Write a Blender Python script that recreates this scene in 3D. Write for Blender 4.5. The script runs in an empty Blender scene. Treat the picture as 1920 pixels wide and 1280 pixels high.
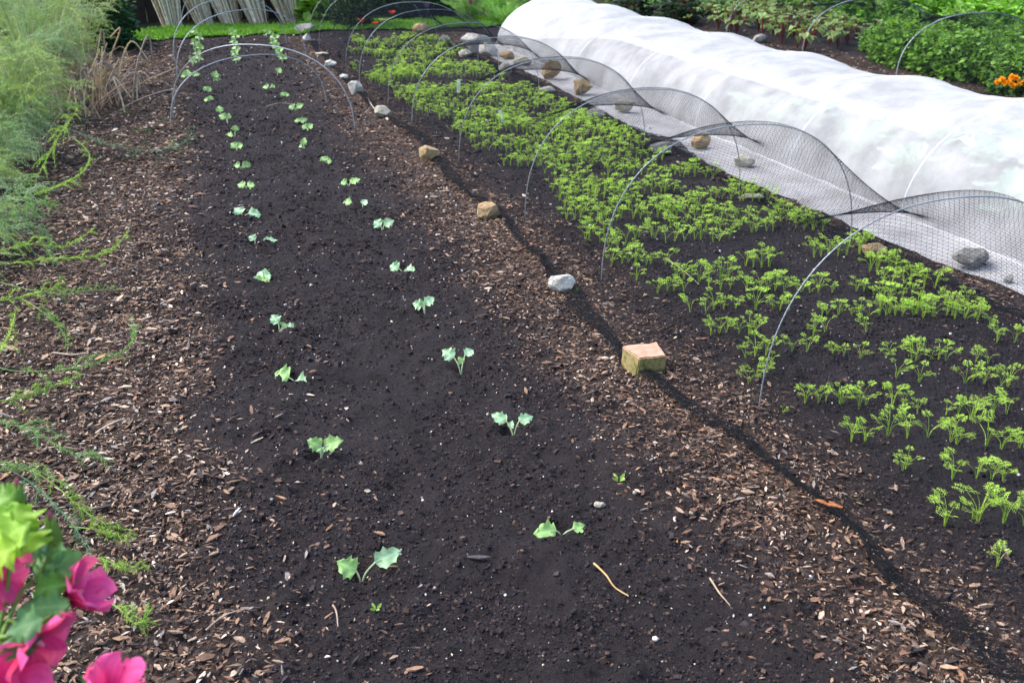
import bpy, math, random
import numpy as np
from mathutils import Vector, noise as mn
PI = math.pi
rng = np.random.default_rng(7)
random.seed(7)
scene = bpy.context.scene
COL = scene.collection

# ------------------------------------------------------------------ camera numbers
FPX = 1867.; YAW = math.radians(19.6); PIT = math.radians(24.5); CH = 1.7
CF = np.array([math.sin(YAW)*math.cos(PIT), math.cos(YAW)*math.cos(PIT), -math.sin(PIT)])
CR = np.array([math.cos(YAW), -math.sin(YAW), 0.])
CU = np.cross(CR, CF)
C0 = np.array([0, 0, CH])
def G(px, py, z=0.):
    d = CF*FPX + CR*(px-960) + CU*(640-py)
    return C0 + d*((z-CH)/d[2])
def D(px, py, dep):
    d = CF*FPX + CR*(px-960) + CU*(640-py)
    return C0 + d*(dep/FPX)
def depth(w): return float((np.array(w)-C0) @ CF)

# ------------------------------------------------------------------ noise
def _h(ix, iy, s):
    n = (ix.astype(np.int64)*374761393 + iy.astype(np.int64)*668265263 + s*1442695041) & 0x7fffffff
    n = ((n ^ (n >> 13))*1274126177) & 0x7fffffff
    n = (n ^ (n >> 16)) & 0xffff
    return n/65535.
def vnoise(x, y, s=0):
    x = np.asarray(x, float); y = np.asarray(y, float)
    ix = np.floor(x); iy = np.floor(y); fx = x-ix; fy = y-iy
    fx = fx*fx*(3-2*fx); fy = fy*fy*(3-2*fy)
    a = _h(ix, iy, s); b = _h(ix+1, iy, s); c = _h(ix, iy+1, s); d = _h(ix+1, iy+1, s)
    return (a*(1-fx)+b*fx)*(1-fy) + (c*(1-fx)+d*fx)*fy
def fbm(x, y, f, o=4, s=0):
    r = 0; a = .5; t = 0
    for k in range(o):
        r = r + a*vnoise(x*f+13.7*k, y*f-7.1*k, s+k); t += a; a *= .5; f *= 2.1
    return r/t - .5

# ------------------------------------------------------------------ mesh helpers
def make_mesh(name, V, Fs, mat=None, col=None, smooth=False, parent=None, mats=None, midx=None):
    """V (n,3), Fs list of int arrays (m,k)."""
    me = bpy.data.meshes.new(name)
    V = np.asarray(V, np.float32)
    Fs = [np.asarray(f, np.int32) for f in Fs if len(f)]
    me.vertices.add(len(V)); me.vertices.foreach_set('co', V.ravel())
    nl = sum(f.size for f in Fs); npoly = sum(len(f) for f in Fs)
    me.loops.add(nl); me.polygons.add(npoly)
    me.loops.foreach_set('vertex_index', np.concatenate([f.ravel() for f in Fs]))
    tot = np.concatenate([np.full(len(f), f.shape[1], np.int32) for f in Fs])
    st = np.concatenate([[0], np.cumsum(tot)[:-1]]).astype(np.int32)
    me.polygons.foreach_set('loop_start', st); me.polygons.foreach_set('loop_total', tot)
    me.polygons.foreach_set('use_smooth', np.full(npoly, smooth, bool))
    if midx is not None: me.polygons.foreach_set('material_index', np.asarray(midx, np.int32))
    if col is not None:
        at = me.color_attributes.new('col', 'FLOAT_COLOR', 'POINT')
        c = np.ones((len(V), 4), np.float32); c[:, :3] = col
        at.data.foreach_set('color', c.ravel())
    for m in (mats or [mat]):
        if m: me.materials.append(m)
    me.update(calc_edges=True); me.validate()
    o = bpy.data.objects.new(name, me); COL.objects.link(o)
    if parent: o.parent = parent
    return o
def tag(o, label=None, cat=None, group=None, kind=None):
    if label: o['label'] = label
    if cat: o['category'] = cat
    if group: o['group'] = group
    if kind: o['kind'] = kind
    return o
def empty(name, loc, rz=0.):
    o = bpy.data.objects.new(name, None); COL.objects.link(o)
    o.location = tuple(float(a) for a in loc); o.rotation_euler = (0, 0, rz); o.empty_display_size = .05
    return o
def setp(o, p):
    """parent keeping world-space mesh data: p is an unrotated empty."""
    o.parent = p; o.location = (-p.location[0], -p.location[1], -p.location[2]); return o

class Acc:
    def __init__(s): s.V = []; s.F = {}; s.C = []; s.n = 0
    def add(s, V, F, c=None):
        V = np.asarray(V, float); F = np.asarray(F, int)
        s.V.append(V)
        s.F.setdefault(F.shape[1], []).append(F+s.n)
        cc = np.empty((len(V), 3)); cc[:] = (1, 1, 1) if c is None else c
        s.C.append(cc); s.n += len(V)
    def addm(s, V, Fs, c=None):
        n0 = s.n; s.add(V, Fs[0], c)
        for F in Fs[1:]: s.F.setdefault(F.shape[1], []).append(np.asarray(F)+n0)
    def build(s, name, mat, parent=None, smooth=False, world=False):
        if not s.n: return None
        o = make_mesh(name, np.concatenate(s.V), [np.concatenate(v) for v in s.F.values()], mat,
                      np.concatenate(s.C), smooth)
        if parent is not None:
            if world: setp(o, parent)
            else: o.parent = parent
        return o

def tube(P, r, k=5, cap=True):
    P = np.asarray(P, float); n = len(P); r = np.broadcast_to(np.asarray(r, float), (n,))
    T = np.gradient(P, axis=0); T /= np.linalg.norm(T, axis=1)[:, None]+1e-12
    up = np.array([0, 0, 1.]) if abs(T[:, 2]).mean() < .9 else np.array([0, 1., 0.1])
    A = np.cross(T, up); A /= np.linalg.norm(A, axis=1)[:, None]+1e-9
    B = np.cross(T, A)
    a = np.arange(k)*2*PI/k
    V = (P[:, None] + (A[:, None]*np.cos(a)[None, :, None] + B[:, None]*np.sin(a)[None, :, None])*r[:, None, None]).reshape(-1, 3)
    i, j = np.meshgrid(np.arange(n-1), np.arange(k), indexing='ij')
    j2 = (j+1) % k
    F = np.stack([i*k+j, i*k+j2, (i+1)*k+j2, (i+1)*k+j], -1).reshape(-1, 4)
    return V, F
def smoothline(P, m=6):
    P = np.asarray(P, float); n = len(P)
    if n < 3: return np.array([P[0]+(P[-1]-P[0])*t for t in np.linspace(0, 1, m)])
    out = []
    for i in range(n-1):
        p0 = P[max(i-1, 0)]; p1 = P[i]; p2 = P[i+1]; p3 = P[min(i+2, n-1)]
        for t in np.arange(m)/m:
            out.append(.5*((2*p1)+(-p0+p2)*t+(2*p0-5*p1+4*p2-p3)*t*t+(-p0+3*p1-3*p2+p3)*t**3))
    out.append(P[-1]); return np.array(out)
def gridF(n, m):
    i, j = np.meshgrid(np.arange(n-1), np.arange(m-1), indexing='ij')
    return np.stack([i*m+j, (i+1)*m+j, (i+1)*m+j+1, i*m+j+1], -1).reshape(-1, 4)
def rotmats(n, tilt=PI, full=True):
    """random rotations: yaw about z after a tilt about a random horizontal axis"""
    a = rng.uniform(0, 2*PI, n); b = rng.normal(0, 1, n)*tilt if not full else rng.uniform(0, PI, n); c = rng.uniform(0, 2*PI, n)
    def rz(t):
        M = np.zeros((n, 3, 3)); M[:, 0, 0] = np.cos(t); M[:, 0, 1] = -np.sin(t); M[:, 1, 0] = np.sin(t); M[:, 1, 1] = np.cos(t); M[:, 2, 2] = 1; return M
    X = np.zeros((n, 3, 3)); X[:, 0, 0] = 1; X[:, 1, 1] = np.cos(b); X[:, 1, 2] = -np.sin(b); X[:, 2, 1] = np.sin(b); X[:, 2, 2] = np.cos(b)
    return rz(a) @ X @ rz(c)
def scatter(acc, tv, tf, pos, R, S, col):
    """tv (k,3) template, pos (n,3), R (n,3,3), S (n,3)"""
    n = len(pos); k = len(tv)
    V = np.einsum('nij,nkj->nki', R, tv[None]*S[:, None]) + pos[:, None]
    F = tf[None] + (np.arange(n)*k)[:, None, None]
    acc.add(V.reshape(-1, 3), F.reshape(-1, tf.shape[1]), np.repeat(col, k, axis=0))
CUBE = np.array([[x, y, z] for x in (-.5, .5) for y in (-.5, .5) for z in (-.5, .5)])
CF6 = np.array([[0, 1, 3, 2], [4, 6, 7, 5], [0, 4, 5, 1], [2, 3, 7, 6], [0, 2, 6, 4], [1, 5, 7, 3]])

# ------------------------------------------------------------------ materials
def mat(name, rough=.8, bump=None):
    m = bpy.data.materials.new(name); m.use_nodes = True
    nt = m.node_tree; b = nt.nodes['Principled BSDF']
    b.inputs['Roughness'].default_value = rough
    return m, nt, b
def N(nt, t, **kw):
    n = nt.nodes.new(t)
    for k, v in kw.items():
        if k in n.inputs: n.inputs[k].default_value = v
        else: setattr(n, k, v)
    return n
def mixc(nt, fac, a, b, mode='MIX'):
    n = nt.nodes.new('ShaderNodeMix'); n.data_type = 'RGBA'; n.blend_type = mode
    for s, v in ((0, fac), (6, a), (7, b)):
        if isinstance(v, bpy.types.NodeSocket): nt.links.new(v, n.inputs[s])
        elif s == 0: n.inputs[0].default_value = v
        else: n.inputs[s].default_value = (*v, 1)
    return n.outputs[2]
def ramp(nt, src, pts):
    r = nt.nodes.new('ShaderNodeValToRGB'); nt.links.new(src, r.inputs[0])
    e = r.color_ramp.elements
    while len(e) < len(pts): e.new(.5)
    for q, (p, c) in zip(e, pts): q.position = p; q.color = (*c, 1) if len(c) == 3 else c
    return r.outputs[0]
def noise_n(nt, scale, detail=4, rough=.6, coord=None):
    tc = nt.nodes.new('ShaderNodeTexCoord'); n = nt.nodes.new('ShaderNodeTexNoise')
    nt.links.new(tc.outputs['Object'], n.inputs['Vector'])
    n.inputs['Scale'].default_value = scale; n.inputs['Detail'].default_value = detail; n.inputs['Roughness'].default_value = rough
    return n.outputs[0]
def bump(nt, b, src, strength=.5, dist=.01):
    n = nt.nodes.new('ShaderNodeBump'); n.inputs['Strength'].default_value = strength; n.inputs['Distance'].default_value = dist
    nt.links.new(src, n.inputs['Height']); nt.links.new(n.outputs[0], b.inputs['Normal'])
def attr_mat(name, rough=.8, trans=0., tint=(1, 1, 1), spec=.3, vary=.25, vs=60, bmp=0., bs=200, bd=.003):
    m, nt, b = mat(name, rough)
    a = N(nt, 'ShaderNodeVertexColor', layer_name='col')
    n = noise_n(nt, vs, 3)
    v = ramp(nt, n, [(.3, (1-vary,)*3), (.7, (1+vary,)*3)])
    c = mixc(nt, 1., a.outputs[0], v, 'MULTIPLY')
    nt.links.new(c, b.inputs['Base Color']); b.inputs['Specular IOR Level'].default_value = spec
    if bmp: bump(nt, b, noise_n(nt, bs, 3), bmp, bd)
    if trans:
        t = nt.nodes.new('ShaderNodeBsdfTranslucent'); mx = nt.nodes.new('ShaderNodeMixShader')
        c2 = mixc(nt, 1., c, (1.15, 1.2, .6), 'MULTIPLY')
        nt.links.new(c2, t.inputs[0]); mx.inputs[0].default_value = trans
        o = nt.nodes['Material Output']
        nt.links.new(b.outputs[0], mx.inputs[1]); nt.links.new(t.outputs[0], mx.inputs[2]); nt.links.new(mx.outputs[0], o.inputs[0])
    return m
def plain(name, c, rough=.6, metal=0., vary=.15, vs=40):
    m, nt, b = mat(name, rough)
    v = ramp(nt, noise_n(nt, vs, 3), [(.3, tuple(x*(1-vary) for x in c)), (.7, tuple(min(1, x*(1+vary)) for x in c))])
    nt.links.new(v, b.inputs['Base Color']); b.inputs['Metallic'].default_value = metal
    return m

M_chip = attr_mat('bark_chip', .8, vary=.3, vs=90, bmp=.6, bs=260)
M_crumb = attr_mat('soil_crumb', .95, vary=.3, vs=120, spec=.15)
M_leaf = attr_mat('leaf_green', .5, trans=.35, vary=.18, vs=8)
M_cab = attr_mat('waxy_leaf', .45, trans=.25, vary=.08, vs=60, spec=.4)
M_carrot = attr_mat('carrot_leaf', .5, trans=.4, vary=.15, vs=30)
M_fern = attr_mat('fern_green', .6, trans=.3, vary=.2, vs=6)
M_dry = attr_mat('dry_stalk', .75, vary=.3, vs=25)
M_petal = attr_mat('petal', .5, trans=.35, vary=.12, vs=25, spec=.3)
M_thread = plain('net_thread', (.018, .022, .032), .95)
M_thread.node_tree.nodes['Principled BSDF'].inputs['Specular IOR Level'].default_value = .05
M_hem = plain('net_hem', (.010, .012, .016), .8)
M_hem.node_tree.nodes['Principled BSDF'].inputs['Specular IOR Level'].default_value = .2
M_wire = plain('hoop_wire', (.30, .335, .37), .4, .25, .2, 60)
M_wirew = plain('pale_hoop', (.5, .53, .55), .5)
M_label = plain('label_plastic', (.78, .8, .82), .4, 0, .04)

# ground material
def ground_mat():
    m, nt, b = mat('ground_soil', .92)
    b.inputs['Specular IOR Level'].default_value = .2
    a = N(nt, 'ShaderNodeVertexColor', layer_name='col')          # r = bark mulch, g = turf
    sp = nt.nodes.new('ShaderNodeSeparateColor'); nt.links.new(a.outputs[0], sp.inputs[0])
    n1 = noise_n(nt, 5, 6, .65); n2 = noise_n(nt, 70, 6, .75)
    soil = mixc(nt, ramp(nt, n1, [(.35, (0, 0, 0)), (.65, (1, 1, 1))]), (.0105, .0088, .0108), (.028, .0228, .0262))
    soil = mixc(nt, ramp(nt, n2, [(.35, (0, 0, 0)), (.75, (1, 1, 1))]), soil, (.042, .034, .0375))
    tc = nt.nodes.new('ShaderNodeTexCoord')
    vo = N(nt, 'ShaderNodeTexVoronoi', Scale=75.); nt.links.new(tc.outputs['Object'], vo.inputs['Vector'])
    hs = nt.nodes.new('ShaderNodeSeparateColor'); nt.links.new(vo.outputs['Color'], hs.inputs[0])
    mul = ramp(nt, hs.outputs[0], [(0, (.024, .017, .015)), (.5, (.07, .046, .037)), (.85, (.14, .095, .072)), (1, (.26, .20, .16))])
    mul = mixc(nt, ramp(nt, n2, [(.4, (0, 0, 0)), (.6, (.7, .7, .7))]), mul, (.03, .02, .017))
    c = mixc(nt, sp.outputs[0], soil, mul)
    c = mixc(nt, sp.outputs[1], c, mixc(nt, n2, (.02, .035, .01), (.05, .07, .025)))
    # grit flecks
    vg = N(nt, 'ShaderNodeTexVoronoi', Scale=55.); nt.links.new(tc.outputs['Object'], vg.inputs['Vector'])
    fl = ramp(nt, vg.outputs['Distance'], [(.06, (1, 1, 1)), (.11, (0, 0, 0))])
    gs = nt.nodes.new('ShaderNodeSeparateColor'); nt.links.new(vg.outputs['Color'], gs.inputs[0])
    sel = ramp(nt, gs.outputs[1], [(.8, (0, 0, 0)), (.84, (1, 1, 1))])
    fm = mixc(nt, 1., fl, sel, 'MULTIPLY')
    c = mixc(nt, fm, c, (.16, .13, .12))
    nt.links.new(c, b.inputs['Base Color'])
    ad = nt.nodes.new('ShaderNodeMath'); ad.operation = 'ADD'
    nt.links.new(noise_n(nt, 45, 8, .75), ad.inputs[0]); nt.links.new(noise_n(nt, 260, 3, .7), ad.inputs[1])
    bump(nt, b, ad.outputs[0], 1., .018)
    return m
M_ground = ground_mat()

# ------------------------------------------------------------------ seedling specs (photo pixels)
# base, [ (attach, tip, width in px, depth offset) ]
SEED = {
 'left': [
  ((677,1087), [((668,1070),(632,1052),40,-.02), ((703,1055),(752,1030),34,.0)], 'with two pale scalloped leaves beside a dark hole'),
  ((603,870), [((603,838),(576,824),26,-.02), ((608,838),(642,822),30,.0), ((606,852),(600,836),14,.01)], 'upright, with forked pale stems and three leaves'),
  ((556,720), [((542,708),(514,698),38,.0), ((556,722),(576,734),32,-.04)], 'with one square leaf behind and one round leaf in front'),
  ((525,626), [((522,605),(508,590),20,.0), ((530,616),(535,604),20,.02), ((535,615),(557,617),20,-.02)], 'with three small clustered leaves'),
  ((495,536), [((495,520),(484,508),30,.03), ((494,520),(508,514),26,.0), ((495,520),(490,538),24,-.04)], 'a tight crumpled clump of leaves'),
  ((479,463), [((478,450),(467,441),16,.0), ((493,453),(520,448),14,.0)], 'with one tiny leaf and one long folded leaf'),
  ((457,412), [((453,402),(440,388),22,.01), ((465,408),(490,402),22,.0)], 'with two leaves held apart like open wings'),
  ((463,363), [((460,354),(444,344),16,.0), ((464,356),(479,346),18,.0)], 'with two leaves raised in a V'),
  ((452,322), [((450,317),(436,311),18,.0), ((454,317),(473,312),18,.0)], 'with two flat leaves close to the soil'),
  ((445,292), [((443,276),(432,268),14,.0), ((445,276),(455,269),14,.0)], 'slim stemmed, with a small spreading top'),
  ((441,263), [((441,246),(441,234),13,.0), ((437,258),(418,255),15,0)], 'with one raised leaf and one low oval leaf'),
  ((428,241), [((424,222),(410,214),14,.0), ((426,222),(430,212),12,.0)], 'tall, with a narrow leaf bending left'),
  ((413,218), [((413,210),(410,198),14,.0)], 'with a single upright leaf'),
  ((394,196), [((390,190),(381,188),11,.0), ((394,188),(395,179),11,.0)], 'small, with two short leaves'),
  ((392,178), [((389,170),(383,162),13,.0), ((391,172),(394,162),10,0)], 'small, with a bright pair of leaves'),
  ((400,155), [((402,146),(405,132),14,.0), ((404,149),(415,150),10,.0)], 'with a tall middle leaf'),
  ((350,148), [((348,142),(338,142),16,.0), ((350,142),(352,130),14,.0), ((360,142),(375,138),14,0)], 'broad leaved, just inside the second bare hoop')],
 'right': [
  ((1053,1012), [((1043,1003),(1000,1003),38,-.02), ((1073,1004),(1104,994),22,.02)], 'with a broad pale leaf on the left and a folded leaf on the right'),
  ((963,822), [((950,790),(921,775),22,.0), ((973,790),(1001,778),22,.02), ((957,803),(960,788),12,-.01)], 'standing on two long stems like a Y'),
  ((865,702), [((851,670),(829,655),26,.0), ((872,665),(888,654),18,.02), ((867,682),(860,668),13,-.01)], 'tall, with three leaves above bare stems'),
  ((797,596), [((792,573),(773,568),20,.0), ((796,570),(815,556),18,.02), ((794,575),(792,563),16,.01)], 'with a flat leafy top on pale stems'),
  ((756,513), [((748,505),(730,497),22,.0), ((760,510),(781,514),22,-.03)], 'with two oval leaves pointing opposite ways'),
  ((718,439), [((714,424),(701,413),20,.0), ((720,422),(739,412),18,.0)], 'with a neat butterfly pair of leaves'),
  ((680,394), [((680,384),(688,374),14,.0)], 'with one upright leaf'),
  ((662,391), [((660,387),(642,384),18,.0)], 'with one low drooping leaf'),
  ((655,356), [((650,346),(638,341),16,.0), ((657,344),(676,333),15,.02)], 'with a leaf arching up to the right'),
  ((613,317), [((610,306),(603,293),17,.0), ((613,308),(622,301),15,-.01)], 'with two stacked bright leaves'),
  ((572,282), [((566,278),(559,275),14,.0), ((569,272),(571,257),12,.0)], 'leaning, with a pointed upper leaf'),
  ((578,252), [((575,240),(566,235),13,.0), ((578,240),(586,232),13,.0)], 'with a level forked top'),
  ((562,238), [((560,228),(552,225),12,.0), ((561,228),(577,222),11,0)], 'low, with two small leaves'),
  ((555,212), [((552,203),(541,198),13,.0), ((556,202),(569,194),12,.0)], 'with a pair of leaves held level'),
  ((535,186), [((533,180),(527,173),13,.0), ((536,180),(541,175),12,.0)], 'round topped and compact'),
  ((505,169), [((503,165),(492,162),15,.0), ((507,164),(518,163),12,.0)], 'flattened on the soil'),
  ((520,145), [((521,136),(526,127),13,.0)], 'with a single small leaf')],
}
FARCOL = {'left': [(362,128), (374,122), (368,112), (374,102), (364,94), (374,84), (366,74)],
          'middle': [(443,124), (441,114), (443,103), (438,92), (441,82), (434,75)],
          'right': [(530,122), (524,112), (519,102), (511,92), (515,84), (500,76)]}
allseeds = [G(*s[0])[:2] for v in SEED.values() for s in v]

# ------------------------------------------------------------------ ground surface
XB_L = lambda y: np.interp(y, [1, 3, 5, 7, 9, 12.5], [-.06, .0, .04, .16, .18, .27])      # soil bed, left edge
XB_R = lambda y: np.interp(y, [1, 3, 5, 7, 9, 12.5], [1.38, 1.32, 1.33, 1.37, 1.42, 1.66])
XN = lambda y: np.interp(y, [.8, 1.31, 1.92, 2.42, 3.13, 3.7, 4.39, 5.22, 6.24, 7.0, 7.9, 9.83, 12.5],
                         [1.70, 1.67, 1.73, 1.67, 1.57, 1.60, 1.68, 1.74, 1.69, 1.78, 1.72, 1.74, 1.84])   # net hem
def mulch(x, y):
    w = fbm(x, y, 4.5, 4, 11)*.34
    s = lambda t, k=.07: 1/(1+np.exp(-np.clip(t/k, -30, 30)))
    left = s(XB_L(y)+w-x)
    a = s(x-XB_R(y)+w)*s(1.93+w*.6-x)
    b = s(x-3.33+w*.4, .04)*s(4.05-x)
    c = s(x-5.7)*s(7.3+w-x)
    m = np.clip(left+a+b+c, 0, 1)*s(13.0-y, .1)
    return m*np.clip(.95+fbm(x, y, 2.2, 3, 4)*1.6, .35, 1)
seedarr = np.array(allseeds)
def gh(x, y):
    x = np.asarray(x, float); y = np.asarray(y, float)
    h = fbm(x, y, 1.3, 3, 1)*.05 + fbm(x, y, 7, 4, 2)*.038 + np.clip(fbm(x, y, 13, 3, 6)-.02, 0, 1)*.07*np.clip(fbm(x, y, 2.5, 2, 9)*3+.5, 0, 1) + fbm(x, y, 26, 3, 3)*.024
    bed = 1/(1+np.exp(-(x-XB_L(y))/.06))*1/(1+np.exp(-(XB_R(y)-x)/.06))
    h = h + bed*.022
    bed2 = 1/(1+np.exp(-(x-1.97)/.05))*1/(1+np.exp(-(3.3-x)/.05)); h = h + bed2*.02
    near = (y < 13) & (x > -.3) & (x < 1.8)
    if near.ndim and near.any():
        xs = x[near]; ys = y[near]; p = np.zeros_like(xs)
        for (sx, sy) in seedarr:
            d2 = (xs-sx)**2 + (ys-sy-.035)**2
            p += np.exp(-d2/.0010)*.06 - np.exp(-d2/.007)*.010
        h = h.copy(); h[near] -= p
    return h*np.where(y > 30, 0, 1)*np.where(np.abs(x) > 20, 0, 1)
def gh1(x, y): return float(gh(np.array([x]), np.array([y]))[0])
def geo(a, b, s0, k):
    out = [a]; s = s0
    while out[-1] < b: out.append(out[-1]+s); s = s0+k*(out[-1]-a)
    return np.array(out)
xs = np.concatenate([[-150, -80, -40, -20, -12, -8, -5, -3.5], np.arange(-2.6, 4.0, .013), geo(4.0, 12, .03, .02), [14, 17, 22, 30, 50, 90, 150]])
ys = np.concatenate([[-60, -20, -8, -3, -1, 0, .5, .8], geo(1.0, 15.5, .011, .0042), [16, 17, 19, 22, 26, 32, 45, 70, 110, 180]])
X, Y = np.meshgrid(xs, ys, indexing='ij')
Z = gh(X, Y)
cm = np.zeros((X.size, 3)); cm[:, 0] = mulch(X, Y).ravel()
cm[:, 1] = np.clip((Y-13.3)*3, 0, 1).ravel()*.6
gr = make_mesh('ground', np.stack([X.ravel(), Y.ravel(), Z.ravel()], 1), [gridF(len(xs), len(ys))], M_ground, cm, True)
tag(gr, kind='structure')

# ------------------------------------------------------------------ bark chips, crumbs, grit
def place(n, x0, x1, y0, y1, dens):
    x = rng.uniform(x0, x1, n); y = rng.uniform(y0, y1, n)
    k = rng.uniform(0, 1, n) < dens(x, y)
    return x[k], y[k]
CHT = np.array([[x, y*w, z*w] for x, w in ((-.5, .45), (0.05, 1.), (.5, .35)) for y, z in ((-.5, -.5), (.5, -.5), (.5, .5), (-.5, .5))])
CHF = np.array([[i*4+j, i*4+(j+1) % 4, i*4+4+(j+1) % 4, i*4+4+j] for i in (0, 1) for j in range(4)]+[[3, 2, 1, 0], [8, 9, 10, 11]])
def chips():
    A = Acc(); pal = 1.12*np.array([[.045, .027, .021], [.080, .046, .032], [.14, .084, .055], [.20, .135, .09], [.30, .22, .16], [.42, .35, .28], [.020, .015, .015], [.16, .14, .13], [.22, .12, .07]])
    pr = np.array([.19, .2, .15, .12, .07, .035, .14, .07, .025]); pr /= pr.sum()
    for (y0, y1, den, sz) in ((.9, 3.2, 12500, 1.), (3.2, 5.5, 9000, 1.08), (5.5, 9, 4000, 1.3), (9, 13.2, 2200, 1.6)):
        for (x0, x1) in ((-2.0, .5), (1.1, 2.1), (3.25, 3.9), (6.3, 7.5)):
            if x0 > 6 and y1 < 6: continue
            a = (x1-x0)*(y1-y0)
            x, y = place(int(a*den*(.5 if x0 > 3 else 1)), x0, x1, y0, y1, lambda x, y: mulch(x, y)**1.3*.95+.035)
            grp = rng.integers(0, 7, len(x))
            for g in range(7):
                m = grp == g; n = int(m.sum())
                if not n: continue
                t = CHT*(1+rng.uniform(-.3, .3, (12, 3)))
                L = np.exp(rng.normal(-4.50, .56, n)).clip(.0035, .045)*sz
                S = np.stack([L, L*rng.uniform(.18, .5, n), L*rng.uniform(.08, .24, n)], 1)
                R = rotmats(n, .28, False)
                px = x[m]; py = y[m]
                pos = np.stack([px, py, gh(px, py)+rng.uniform(-.002, .011, n)], 1)
                c = pal[rng.choice(len(pal), n, p=pr)]*rng.uniform(.8, 1.65, (n, 1))
                if x0 > 1: S *= .85; c = c*np.array([.95, .91, .89])*.9
                scatter(A, t, CHF, pos, R, S, c)
    o = A.build('bark_chips', M_chip)
    tag(o, kind='stuff', label='loose brown bark chips scattered over the paths', cat='bark chips')
chips()
def crumbs():
    A = Acc()
    for (y0, y1, den, sz) in ((.9, 3, 15000, 1.), (3, 5.5, 9000, 1.15), (5.5, 9, 3200, 1.5), (9, 13, 1200, 2.)):
        for (x0, x1) in ((-.2, 1.6), (1.85, 3.6)):
            a = (x1-x0)*(y1-y0)
            x, y = place(int(a*den), x0, x1, y0, y1, lambda x, y: (1-mulch(x, y)*.6)*np.clip(.62+fbm(x, y, 5, 3, 21)*2.4, .25, 1))
            grp = rng.integers(0, 5, len(x))
            for g in range(5):
                m = grp == g; n = int(m.sum())
                t = CUBE.copy()*(1+rng.uniform(-.3, .3, (8, 3)))
                L = np.exp(rng.normal(-5.55, .48, n)).clip(.0016, .020)*sz
                S = L[:, None]*rng.uniform(.6, 1.2, (n, 3))*np.array([1, 1, .7])
                px = x[m]; py = y[m]
                pos = np.stack([px, py, gh(px, py)+L*.08], 1)
                c = np.array([.0205, .0168, .0195])*rng.uniform(.4, 2.1, (n, 1))*np.array([1, 1, 1])
                br = rng.uniform(0, 1, n) < .13
                c[br] = np.array([.075, .05, .04])*rng.uniform(.6, 1.6, (int(br.sum()), 1))
                scatter(A, t, CF6, pos, rotmats(n), S, c)
    o = A.build('soil_crumbs', M_crumb, smooth=False)
    tag(o, kind='stuff', label='dark crumbs of soil covering the planting beds', cat='soil')
    # small pale grit and pebbles
    B = Acc()
    for (y0, y1, den, sz) in ((.9, 4, 150, .9), (4, 8, 90, 1.1), (8, 13, 40, 1.5)):
        x, y = place(int(4.2*(y1-y0)*den), -.8, 3.4, y0, y1, lambda x, y: .8+0*x)
        n = len(x); t = CUBE.copy(); t *= (.8+.2/np.linalg.norm(t, axis=1)[:, None])*(1+rng.uniform(-.12, .12, (8, 3)))
        L = np.exp(rng.normal(-5.75, .42, n)).clip(.0018, .011)*sz
        S = L[:, None]*rng.uniform(.7, 1.2, (n, 3))*np.array([1.3, 1, .8])
        pal = np.array([[.62, .6, .58], [.45, .38, .3], [.3, .24, .2], [.25, .12, .08], [.55, .5, .42]])
        c = pal[rng.choice(5, n, p=[.4, .2, .2, .05, .15])]
        scatter(B, t, CF6, np.stack([x, y, gh(x, y)+L*.4], 1), rotmats(n), S, c)
    o = B.build('grit', M_crumb, smooth=True); tag(o, kind='stuff', label='white and tan grit sprinkled over the dark soil', cat='grit')
crumbs()

# ------------------------------------------------------------------ cabbage seedlings
def leaf_mesh(acc, a, t, w, nrm, cup=.25, droop=.2, base=(.27, .42, .27), vein=(.45, .58, .42), prof='cab', seed=0, nu=11, nv=9, ruff=.08):
    a = np.array(a, float); t = np.array(t, float); ax = t-a; L = np.linalg.norm(ax); ax /= L+1e-9
    n = np.array(nrm, float); n -= ax*(n@ax); n /= np.linalg.norm(n)+1e-9; s = np.cross(ax, n)
    u = np.linspace(0, 1, nu)[:, None]; v = np.linspace(-1, 1, nv)[None, :]
    if prof == 'cab': W = np.sin(PI*np.clip(u, 0, 1)**.8)**.55*(1-.25*u)
    elif prof == 'long': W = np.sin(PI*u**.75)**.8
    else: W = np.sin(PI*u**.9)**.7
    W = W + .03
    wob = 1+ruff*2.2*np.sin(u*19+seed*1.7+np.sign(v)*1.3)*np.abs(v)**2 + ruff*np.sin(u*37+seed)*np.abs(v)**2
    y = v*w*.5*W*wob
    # lobed tip: outer columns trail behind
    xx = u*L*(1-.10*np.abs(v)**2*u) + .05*L*np.sin(v*7+seed)*u*np.abs(v)
    z = cup*w*(np.abs(v)**1.6)*.5*W - droop*L*(u-.15)**2*1.0 + ruff*w*.9*np.sin(u*13+seed*2.1+v*2)*np.abs(v)**1.5
    P = a + xx[..., None]*ax + y[..., None]*s + (z + 0*y)[..., None]*n
    ve = np.exp(-(np.abs(v)/.1)**2) + .45*np.exp(-((((u*6-np.abs(v)*1.4) % 1)-.5)/.16)**2)*(np.abs(v) > .08)
    ve = np.clip(ve+0*u, 0, 1)[..., None]
    c = np.array(base)*(1-ve) + np.array(vein)*ve
    acc.add(P.reshape(-1, 3), gridF(nu, nv), c.reshape(-1, 3))
def toward(p):
    d = C0-np.array(p); d[2] = 0; return d/np.linalg.norm(d)
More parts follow.
